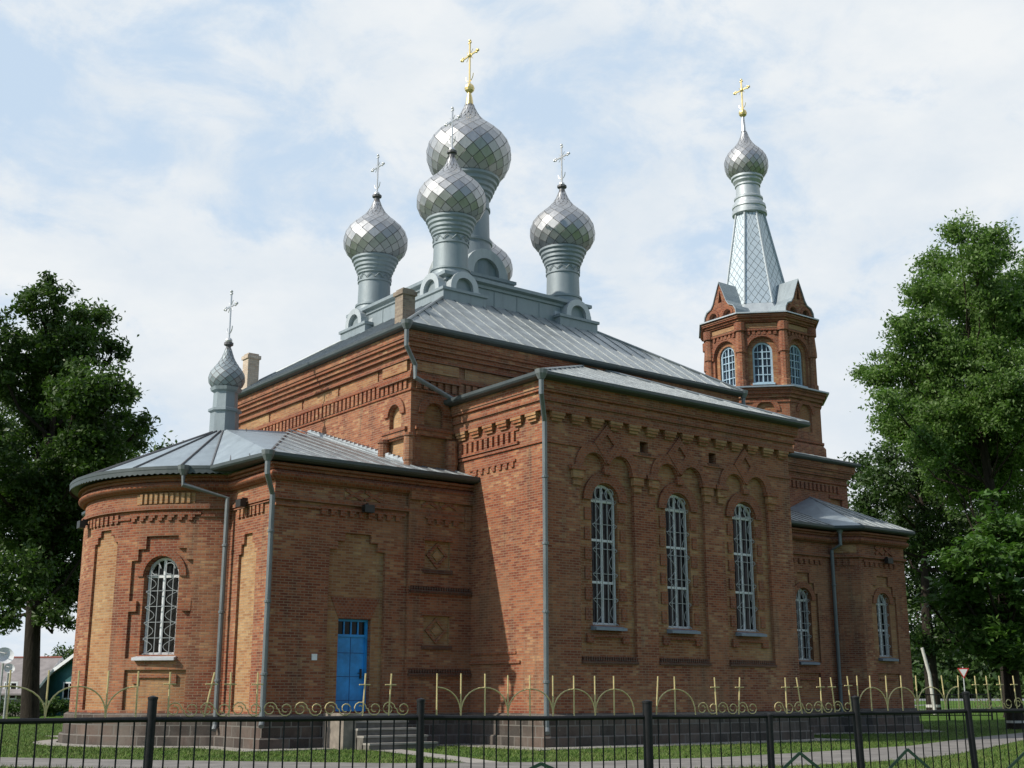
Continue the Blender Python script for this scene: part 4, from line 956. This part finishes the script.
def scroll(s0, s1, flip):
    # one S: two spirals joined by a sloping stem
    b = MB(); c = (s0 + s1) / 2; h = (s1 - s0) / 2; z = rail(c); r = .062
    def spiral(cs, sg, up): return [FP(cs + sg * r * (1 - .62 * k / 14) * math.cos(a), z + .075 + up * r * (1 - .62 * k / 14) * math.sin(a)) for k in range(15) for a in [2.6 * PI * k / 14]]
    A = spiral(c - h * .52, 1, 1)[::-1]; B = spiral(c + h * .52, -1, -1)
    b.tube(A + B, .0052, 5); b.build('scroll', M['fgold'], fence)
def scrolls(s0, s1):
    n = max(1, round((s1 - s0) / .27))
    for i in range(n): scroll(s0 + (s1 - s0) * i / n, s0 + (s1 - s0) * (i + 1) / n, i % 2)
scrolls(.12, 2.2); scrolls(5.17, 5.87); scrolls(6.07, 7.06); scrolls(8.72, 10.2)

# ------------------------------------------------------------------ trees
def leaves(P, size, up=.5, asp=.9):
    n = len(P); nr = RNG.normal(size=(n, 3)); nr[:, 2] += up * 1.5; nr /= np.linalg.norm(nr, axis=1)[:, None]
    t = np.cross(nr, RNG.normal(size=(n, 3))); t /= np.linalg.norm(t, axis=1)[:, None]; b = np.cross(nr, t)
    s = size * RNG.uniform(.65, 1.3, size=(n, 1)); l = t * s; w_ = b * s * asp
    return np.stack([P - l, P + w_ * .5 - l * .1 + nr * s * .12, P + l, P - w_ * .5 - l * .1 + nr * s * .12], 1).reshape(-1, 3)
def quad_mesh(name, V, mat, parent=None, org=(0, 0, 0)):
    n = len(V) // 4; me = bpy.data.meshes.new(name); me.vertices.add(4 * n); me.loops.add(4 * n); me.polygons.add(n)
    me.vertices.foreach_set('co', (V - np.array(org)).astype(np.float32).ravel()); me.loops.foreach_set('vertex_index', np.arange(4 * n, dtype=np.int32))
    me.polygons.foreach_set('loop_start', np.arange(0, 4 * n, 4, dtype=np.int32)); me.polygons.foreach_set('loop_total', np.full(n, 4, dtype=np.int32))
    me.materials.append(mat); me.update(calc_edges=True); me.validate(); o = bpy.data.objects.new(name, me); COL.objects.link(o)
    WL[o.name] = Vector(org)
    if parent: o.parent = parent; o.location = Vector(org) - WL[parent.name]
    else: o.location = org
    return o
def crown_points(lumps, dens_, clump, per, squash=.75, shell=(.55, 1.0), drop=0):
    out_ = []
    for x, y, z, r in lumps:
        k = max(3, int(dens_ * r * r)); d = RNG.normal(size=(k, 3)); d /= np.linalg.norm(d, axis=1)[:, None]
        rr = r * RNG.uniform(*shell, size=(k, 1)) * (1 + .28 * RNG.normal(size=(k, 1)) * .5)
        c = np.array((x, y, z)) + d * rr * np.array((1, 1, .92))
        cs = clump * RNG.uniform(.6, 1.35, size=(k, 1))
        m = int(per); p = np.repeat(c, m, 0) + RNG.normal(size=(k * m, 3)) * np.repeat(cs, m, 0) * np.array((1, 1, squash)) * .55
        out_.append(p)
    return np.concatenate(out_)
def tree(name, label, base, lumps, mat, trunk_r, leaf, dens_=9, clump=.55, per=34, lime=0, group=None, fork=.45, up=.5, lean=(0, 0), branch_to=None, cat='tree', limb=.28, squash=.75, shell=(.55, 1.)):
    bx_, by_ = base; zb = gh(bx_, by_); t = empty(name, (bx_, by_, zb), label, cat, group)
    top = max(l[2] for l in lumps); cz = zb + (top - zb) * fork; m = MB()
    ax = np.mean([l[0] for l in lumps]); ay = np.mean([l[1] for l in lumps])
    tp = Vector((bx_ + lean[0], by_ + lean[1], cz)); tp2 = Vector((tp.x * .6 + ax * .4, tp.y * .6 + ay * .4, zb + (top - zb) * .78)); B = Vector((bx_, by_, zb - .2))
    if lime: m.tube([(bx_, by_, zb), (bx_, by_, zb + lime)], trunk_r * 1.09, 14, 1)
    m.tube([B, B + Vector((0, 0, .35)), B.lerp(tp, .25), B.lerp(tp, .6), tp, tp2], [trunk_r * 1.5, trunk_r * 1.1, trunk_r, trunk_r * .88, trunk_r * .7, trunk_r * .2], 14)
    m.build('trunk', [M['bark'], M['lime']], t, True); m = MB()
    for x, y, z, r in lumps:
        c = Vector((x, y, z)); f_ = min(.95, max(.35, (z - zb) / (top - zb) * .75)); s = B.lerp(tp, f_ / fork * .75) if f_ < fork else tp.lerp(tp2, min(1, (f_ - fork) / .33))
        if (c - s).length < .4: continue
        mid = s.lerp(c, .5) + Vector((0, 0, -.12 * (c - s).length)) + Vector(RNG.normal(size=3)) * .25
        rr = trunk_r * limb * min(1, r / 1.6 + .35); m.tube([s, s.lerp(mid, .6), mid, mid.lerp(c, .6), c], [rr, rr * .8, rr * .65, rr * .45, rr * .15], 7)
        for k in range(3): e = c + Vector(RNG.normal(size=3)).normalized() * r * .85; m.tube([mid.lerp(c, .5), c.lerp(e, .4), e], [rr * .4, rr * .28, .012], 5)
    m.build('limbs', M['bark'], t, True)
    P = crown_points(lumps, dens_, clump, per, squash, shell); quad_mesh('crown', leaves(P, leaf, up), mat, t, (ax, ay, zb + (top - zb) * .3)); return t
MAPLE=[(18.3,63.8,21.2,1.34),(21.2,64.9,20.7,1.31),(19.8,64.1,19.2,1.64),(22.4,64.6,19.4,0.75),(18.8,67.7,17.9,1.98),(19.7,60.7,16.1,1.74),(20.8,59.3,15.9,0.95),(20.1,69.0,14.4,2.18),(20.8,62.0,13.4,1.70),(22.8,60.2,14.7,0.54),(21.5,69.7,17.5,2.48),(19.3,65.6,11.2,2.22),(21.6,67.9,8.7,2.04),(21.0,64.3,12.7,2.08),(19.9,66.9,19.6,1.61),(20.5,61.1,13.7,1.41),(23.6,64.0,14.6,0.85),(23.7,66.6,15.9,0.97),(18.7,66.6,10.2,2.09),(21.6,66.8,11.0,1.82),(22.9,65.0,12.7,1.23),(17.9,62.1,6.7,1.57),(21.2,67.3,7.0,1.44),(22.3,64.6,9.5,1.22),(16.5,65.8,18.8,2.03),(15.3,63.7,13.0,2.60),(17.4,71.4,9.0,2.44),(20.4,64.7,5.2,0.83),(19.0,68.5,5.6,0.96),(22.8,67.3,6.9,0.98),(20.3,67.5,15.8,1.67),(21.1,69.2,9.6,1.72),]
FARM=[(31.0,79.0,17.5,0.36),(32.4,80.2,17.7,0.27),(30.0,80.0,16.5,0.89),(29.5,83.1,16.3,1.56),(27.3,84.5,15.6,1.83),(29.7,78.3,13.7,1.31),]
ASH=[(60.9,37.5,27.0,0.90),(62.8,36.9,26.5,1.36),(66.4,42.5,27.6,1.19),(61.2,40.5,24.3,1.21),(64.8,39.9,24.6,1.91),(59.4,40.5,21.6,1.19),(60.4,42.0,19.9,1.41),(61.6,39.7,19.9,1.94),(63.6,37.8,20.0,2.07),(60.2,43.0,19.4,0.76),(61.8,41.7,17.2,1.61),(66.9,41.4,16.9,2.27),(67.2,38.7,15.9,2.40),(63.3,44.5,17.3,0.79),(65.3,42.1,13.9,1.96),(68.8,40.9,13.4,1.99),(68.0,37.9,24.5,2.88),(64.2,35.2,17.2,2.70),(64.6,42.6,19.3,1.96),(62.5,45.5,20.9,0.40),(67.0,41.3,17.8,2.07),(65.0,39.1,22.3,1.70),(64.6,41.0,15.4,1.83),(62.9,36.7,23.2,1.45),(66.0,41.3,22.1,1.66),(60.7,42.5,16.2,1.14),(59.8,39.9,14.9,1.28),(56.5,40.1,16.9,0.80),(61.4,45.0,20.4,0.49),(66.7,42.5,25.4,1.49),(61.3,36.7,25.1,1.33),(68.3,39.2,22.9,1.95),(61.1,40.3,21.9,1.30),(62.0,36.8,17.2,1.97),(60.7,39.3,16.4,1.65),(66.2,40.4,14.3,1.94),]
DARK=[(70.7,52.8,16.5,1.13),(66.6,47.8,14.2,1.86),(72.1,49.2,14.1,1.96),(65.6,48.6,12.5,1.16),(71.6,50.5,11.5,2.23),(71.2,47.1,11.5,2.27),(77.0,48.0,11.7,2.64),(79.8,46.8,11.7,3.17),(70.6,49.2,8.2,1.94),(75.7,50.1,7.8,2.03),(70.0,47.8,5.0,1.43),(67.2,47.7,5.4,0.93),(73.5,47.9,5.1,1.23),(71.6,43.9,5.9,2.32),(74.5,43.3,5.4,2.36),(69.2,49.4,16.9,0.96),(72.6,48.7,16.8,1.84),(71.5,45.2,15.5,2.35),]
YOUNG=[(46.4,29.0,6.8,1.06),(50.2,30.1,8.0,1.21),(46.2,30.4,6.4,0.77),(50.1,30.6,5.3,1.54),(48.6,31.5,5.0,0.97),(48.8,28.7,6.1,1.40),(47.7,30.0,3.7,1.02),(48.7,29.5,3.3,1.10),(49.1,29.8,9.7,0.20),(48.8,29.8,9.0,0.24),(48.9,29.6,8.5,0.39),(46.6,31.6,5.2,0.36),(51.4,29.5,4.5,1.62),(47.3,30.5,5.8,0.86),(49.4,28.6,7.6,1.17),]

tree('maple_tree', 'tall dark green maple with thick bare trunk, left of the apse', (20.03, 65.55), MAPLE, M['leaf_maple'], .42, .14, 22, .46, 66, fork=.42, lean=(-.3, .6))
tree('broadleaf_tree', 'smaller tree mostly hidden behind the apse roof and the tall maple', (29.03, 81.08), FARM, M['leaf_farm'], .3, .17, 16, .7, 34, fork=.5)
tree('ash_tree', 'tall airy light green ash rising at the right edge', (63.6, 38.6), ASH, M['leaf_ash'], .42, .12, 36, .52, 46, fork=.42, up=.2, limb=.17, squash=.6, shell=(.4, 1.08))
tree('lime_tree', 'dense dark green tree close behind the porch with white limewashed trunk foot', (69.5, 47.5), DARK, M['leaf_dark'], .42, .15, 22, .6, 46, lime=.45, fork=.4)
tree('young_maple', 'bright green young maple in front of the taller trees at right', (49.6, 30.0), YOUNG, M['leaf_young'], .34, .19, 30, .5, 30, lime=.35, fork=.55, up=1.4, squash=.35)
# far wood on the right, one mass; hedge shrubs
fw = []
for i in range(46):
    D = RNG.uniform(185, 240); px = RNG.uniform(860, 1130); p = Fv * D + Rv * ((px - 512) / 1283 * D); fw.append((p.x, p.y, .9 + RNG.uniform(2, 9), RNG.uniform(3.0, 5.5)))
for i in range(30):
    D = RNG.uniform(180, 190); px = RNG.uniform(880, 1130); p = Fv * D + Rv * ((px - 512) / 1283 * D); fw.append((p.x, p.y, .9 + RNG.uniform(.5, 2), RNG.uniform(1.5, 3.0)))
for i in range(90):
    D = RNG.uniform(240, 300); px = RNG.uniform(150, 1700); p = Fv * D + Rv * ((px - 512) / 1283 * D); fw.append((p.x, p.y, .9 + RNG.uniform(1, 7), RNG.uniform(3.5, 6)))
o = quad_mesh('far_wood', leaves(crown_points(fw, 3.0, 1.2, 22), .55, .6), M['leaf_dark']); o['kind'] = 'stuff'
fw = []
for i in range(40):
    D = RNG.uniform(200, 300); px = RNG.uniform(-160, 150); p = Fv * D + Rv * ((px - 512) / 1283 * D); fw.append((p.x, p.y, RNG.uniform(1, 5.5), RNG.uniform(2.5, 4.0)))
o = quad_mesh('far_trees', leaves(crown_points(fw, 3.0, 1.2, 20), .55, .6), M['leaf_farm']); o['kind'] = 'stuff'
def shrub(label, x, y, h, r, mat, n=7, name='garden_shrub'):
    z = gh(x, y); t = empty(name, (x, y, z), label, 'shrub'); m = MB(); L_ = []
    for i in range(n):
        a = RNG.uniform(0, 2 * PI); q_ = RNG.uniform(0, .7) * r; L_.append((x + q_ * math.cos(a), y + q_ * math.sin(a), z + h * RNG.uniform(.3, .8), r * .55))
    for l in L_: m.tube([(x, y, z), (l[0], l[1], l[2])], [.05, .02], 5)
    m.build('stem', M['bark'], t); quad_mesh('foliage', leaves(crown_points(L_, 14, .35, 26), .13, .5), mat, t, (x, y, z))
p = Fv * 100 + Rv * ((60 - 512) / 1283 * 100); shrub('rounded light green tree beside the turquoise house', p.x, p.y, 5.5, 2.4, M['leaf_farm'], 14)

hp0, hp1 = Fv * 84 + Rv * ((-40 - 512) / 1283 * 84), Fv * 86 + Rv * ((120 - 512) / 1283 * 86); hl = []
for i in range(26): q_ = hp0.lerp(hp1, i / 25); hl.append((q_.x, q_.y, RNG.uniform(.3, .75), RNG.uniform(.35, .6)))
t = empty('hedge', tuple(hp0.lerp(hp1, .5)), 'low clipped green hedge running in front of the far houses at left', 'hedge')
quad_mesh('foliage', leaves(crown_points(hl, 60, .25, 26), .10, .5), M['leaf_farm'], t, tuple(hp0.lerp(hp1, .5)))
m = MB(); [m.tube([(l[0], l[1], 0), (l[0], l[1], l[2])], .03, 5) for l in hl[::4]]; o = m.build('stems', M['bark'], t)
# ------------------------------------------------------------------ small things far off
M['teal'] = plain('turquoise_boards', (.045, .22, .23), .7, .2, 3); M['slate'] = plain('weathered_grey_roof', (.22, .20, .20), .9, .2, 2)
M['teal_shade'] = plain('shaded_turquoise_wall', (.025, .12, .13), .7, .2, 3); M['greyboard'] = plain('weathered_boards', (.17, .155, .14), .9, .3, 2); M['red'] = plain('sign_red', (.50, .03, .03), .45, .05); M['metalgrey'] = plain('galvanised_post', (.40, .41, .42), .5, .1)  # turquoise house wall darkened, shade under its eaves put into the colour
M['ridge'] = plain('red_ridge_tiles', (.25, .08, .06), .8, .15)
def house(label, px, D, wd, dp, hw, hr, rot, wall, roofm, name):
    p = Fv * D + Rv * ((px - 512) / 1283 * D); t = empty(name, (p.x, p.y, 0), label, 'house'); t.rotation_euler = (0, 0, 0)
    ux_ = (Rv * math.cos(rot) + Fv * math.sin(rot)); uy_ = (Fv * math.cos(rot) - Rv * math.sin(rot)); q0 = (p.x, p.y)
    def W(x, y, z): v = Vector((p.x, p.y, z)) + ux_ * x + uy_ * y; return (v.x, v.y, v.z)
    class Fr_:
        curved = False
        def __init__(s, k): s.k = k
        def P(s, u, z, d=0.): return W(u, -dp / 2 - d, z) if s.k == 'f' else W(-wd / 2 - d, u, z)
    b = MB(); c = [(-wd / 2, -dp / 2), (wd / 2, -dp / 2), (wd / 2, dp / 2), (-wd / 2, dp / 2)]
    for (a, e), (a2, e2) in zip(c, c[1:] + c[:1]): b.face([W(a, e, 0), W(a2, e2, 0), W(a2, e2, hw), W(a, e, hw)])
    for x in (-wd / 2, wd / 2): b.face([W(x, -dp / 2, hw), W(x, dp / 2, hw), W(x, 0, hr)])
    b.build('wall', wall, t); b = MB(); o = .5
    for sg in (-1, 1):
        a, e = (-wd / 2 - o, sg * (dp / 2 + o)), (wd / 2 + o, sg * (dp / 2 + o)); ze = hw - o * (hr - hw) / (dp / 2)
        for dz in (0, .12): b.face([W(*a, ze + dz), W(*e, ze + dz), W(e[0], 0, hr + dz), W(a[0], 0, hr + dz)])
        b.face([W(*a, ze), W(*e, ze), W(*e, ze + .12), W(*a, ze + .12)])
        for x in (a[0], e[0]): b.face([W(x, a[1], ze), W(x, a[1], ze + .14), W(x, 0, hr + .14), W(x, 0, hr)], 1)
        for x in (a[0] - .03, e[0] + .03): b.face([W(x, a[1], ze - .12), W(x, a[1], ze + .15), W(x, 0, hr + .15), W(x, 0, hr - .12)], 1)
    b.tube([W(-wd / 2 - o, 0, hr + .13), W(wd / 2 + o, 0, hr + .13)], .09, 6, 2)
    b.build('roof', [roofm, M['white'], M['ridge']], t)
    for k, us in (('f', (-wd * .28, wd * .05, wd * .32)), ('s', (-dp * .22, dp * .22))):
        for u in us:
            fr = Fr_(k); m = MB(); m.ring(fr, rect(u - .5, u + .5, 1.1, 2.3), rect(u - .4, u + .4, 1.2, 2.2), -.02, .05); m.box(fr, u - .03, u + .03, 1.2, 2.2, -.02, .04); wn = m.build('window', M['white'], t)
            m = MB(); m.box(fr, u - .4, u + .4, 1.2, 2.2, -.05, .015); m.build('pane', M['glass'], wn)
    return t
house('turquoise board house with white edged roof, left of the apse', 103, 92, 4.2, 6.0, 2.7, 4.6, 1.25, M['teal_shade'], M['slate'], 'wooden_house')
house('grey weathered house behind the tall maple trunk', 2, 92, 7.5, 7.0, 1.7, 3.9, -.1, M['greyboard'], M['slate'], 'grey_house')
def dish(px, py_z, D, r, label):
    p = Fv * D + Rv * ((px - 512) / 1283 * D); t = empty('satellite_dish', (p.x, p.y, 0), label, 'satellite dish'); m = MB(); ax = (-Fv * .75 + Rv * .5 + Vector((0, 0, .45))).normalized(); e1 = ax.orthogonal().normalized(); e2 = ax.cross(e1); c = Vector((p.x, p.y, py_z))
    rings = [[c + (e1 * math.cos(2 * PI * k / 20) + e2 * math.sin(2 * PI * k / 20)) * r * q_ + ax * (.35 * r * q_ * q_) for k in range(20)] for q_ in (.02, .35, .7, 1.0)]
    for a, b_ in zip(rings, rings[1:]):
        for k in range(20): m.face([a[k], a[(k + 1) % 20], b_[(k + 1) % 20], b_[k]], 0, None, True)
    m.build('reflector', M['white'], t, True); m = MB(); m.tube([c - ax * .1, c - ax * .1 - Vector((0, 0, py_z))], .05, 8); m.build('mast', M['metalgrey'], t); m = MB(); m.tube([c - e2 * r, c + ax * r * .8], .02, 6); m.tube([c + ax * r * .8, c + ax * r * .95], .06, 8); m.build('receiver_arm', M['metalgrey'], t)
dish(0.5, 3.15, 60, .42, 'larger white satellite dish at the left edge of the picture'); dish(6.5, 2.62, 62, .26, 'smaller satellite dish just right of the larger one')
# road sign, leaning post
p = Fv * 100 + Rv * ((965 - 512) / 1283 * 100); zg = gh(p.x, p.y); t = empty('give_way_sign', (p.x, p.y, zg), 'red rimmed white triangular give way sign on a grey pole', 'road sign')
m = MB(); m.tube([(p.x, p.y, zg), (p.x, p.y, 3.55)], .045, 8); m.build('pole', M['metalgrey'], t)
SF = Facet((p.x - Rv.x * 5, p.y - Rv.y * 5), (p.x + Rv.x * 5, p.y + Rv.y * 5)); m = MB(); tri = lambda k, zc: [(5 - .46 * k, zc + .30 * k), (5 + .46 * k, zc + .30 * k), (5, zc - .50 * k)]
m.prism(SF, tri(1, 3.15), .05, .075, 0); m.prism(SF, tri(.72, 3.15), .06, .082, 1); m.build('sign_plate', [M['red'], M['white']], t)
p = Vector((66.1, 45.1, 0)); zg = gh(p.x, p.y); m = MB(); m.tube([(p.x, p.y, zg - .2), (p.x - .12, p.y + .1, 2.6), (p.x - .38, p.y + .29, 4.15)], [.11, .10, .09], 10); o = m.build('leaning_post', M['lime']); tag(o, 'white leaning post beside the dark trunk right of the porch', 'post')
# back fence of the churchyard
bf = [Vector((56.2, 40.05, 0)), Vector((59.7, 37.4, 0))]; dv = (bf[1] - bf[0]); ln_b = dv.length; dv.normalize()
t = empty('back_fence', (bf[0].x, bf[0].y, gh(bf[0].x, 0)), 'dark low railing seen beyond the porch, in front of the road', 'fence')
for k in range(3):
    q_ = bf[0] + dv * ln_b * k / 2; m = MB(); m.tube([(q_.x, q_.y, gh(q_.x, 0)), (q_.x, q_.y, 1.5)], .05, 8); m.build('post', M['iron'], t)
for z in (.4, 1.42): m = MB(); m.tube([(bf[0].x, bf[0].y, z), (bf[1].x, bf[1].y, z)], .03, 6); m.build('rail', M['iron'], t)
for k in range(1, 32):
    q_ = bf[0] + dv * ln_b * k / 32; m = MB(); m.tube([(q_.x, q_.y, .4), (q_.x, q_.y, 1.42)], .011, 5); m.build('bar', M['iron'], t)
# parked car, mostly hidden
p = Fv * 215 + Rv * ((947 - 512) / 1283 * 215); zg = gh(p.x, p.y); t = empty('parked_car', (p.x, p.y, zg), 'teal car parked on the far side of the road', 'car')
class CarF:
    curved = False
    def P(s, u, z, d=0.): v = p + Rv * u - Fv * d; return (v.x, v.y, zg + z)
cf = CarF(); m = MB(); body = [(-2.0, .35), (2.0, .35), (2.05, .75), (1.2, .92), (.7, 1.42), (-1.0, 1.45), (-1.7, .98), (-2.05, .85)]
m.prism(cf, body, -.8, .8); m.build('body', M['teal'], t); m = MB(); m.prism(cf, [(-1.45, .98), (.98, .95), (.6, 1.36), (-.95, 1.38)], -.805, .805); m.build('window', M['glass'], t)
for u in (-1.25, 1.25):
    for d in (.72, -.9): m = MB(); m.prism(cf, [(u + .32 * math.cos(2 * PI * k / 16), .32 + .32 * math.sin(2 * PI * k / 16)) for k in range(16)], d, d + .18); m.build('wheel', M['black'], t)

# ------------------------------------------------------------------ grass blades over the visible lawn
def on_path(x, y):
    return False
pth_l = [(2, 42), (7.0, 34), (8.94, 30.9), (11.2, 27.6), (14.7, 23.3), (18.5, 21.2), (22.3, 20.9), (26.7, 21.5), (31.4, 22.3), (39.8, 25.5), (45.2, 27.2), (52, 28.6), (64, 30.5), (80, 33)]
pth_r = [(-1, 40), (4.2, 32.5), (6.3, 29), (8.8, 25.6), (12.4, 21), (17, 18.2), (21.2, 17.4), (25, 17.6), (29, 18.9), (37.3, 22.5), (46, 25.0), (52.5, 26.3), (64.5, 28.2), (80, 30.6)]
def in_poly(X, Y, poly):
    r = np.zeros(len(X), bool); n = len(poly)
    for i in range(n):
        (x0, y0), (x1, y1) = poly[i], poly[(i + 1) % n]; c = (y0 > Y) != (y1 > Y); r ^= c & (X < (x1 - x0) * (Y - y0) / ((y1 - y0) if y1 != y0 else 1e-9) + x0)
    return r
NB = 260000; D = 16 + 50 * RNG.random(NB) ** 1.5; u = (RNG.random(NB) * 1.06 - .53) * 1024 / 1283 * D
X = Fv.x * D + Rv.x * u; Y = Fv.y * D + Rv.y * u
ok = ~in_poly(X, Y, pth_l + pth_r[::-1]) & ~in_poly(X, Y, offset(P_tr, .95) + [(33.3, 36), (22.2, 36)]) & ~in_poly(X, Y, offset(P_east, .85)) & ~in_poly(X, Y, offset(P_west, .8, True)) & ~in_poly(X, Y, [(17.75, 29.4), (16.9, 25.6), (16.0, 22.3), (16.7, 22.0), (17.6, 25.4), (18.65, 29.4)])
X, Y, D = X[ok], Y[ok], D[ok]; n = len(X); Z = np.array([gh(a, 0) for a in X])
pn = .6 + .8 * RNG.random(n); H_ = (.02 + .045 * RNG.random(n)) * pn; a = RNG.random(n) * 2 * PI; W_ = .005 + .007 * RNG.random(n)
bl_ = RNG.normal(size=(n, 2)) * .03; P0 = np.stack([X, Y, Z], 1); T = np.stack([np.cos(a) * W_, np.sin(a) * W_, 0 * a], 1); U = np.stack([bl_[:, 0], bl_[:, 1], H_], 1)
V = np.stack([P0 - T, P0 + T, P0 + U + T * .25, P0 + U - T * .25], 1).reshape(-1, 3)
o = quad_mesh('grass', V, M['blade']); o['kind'] = 'stuff'
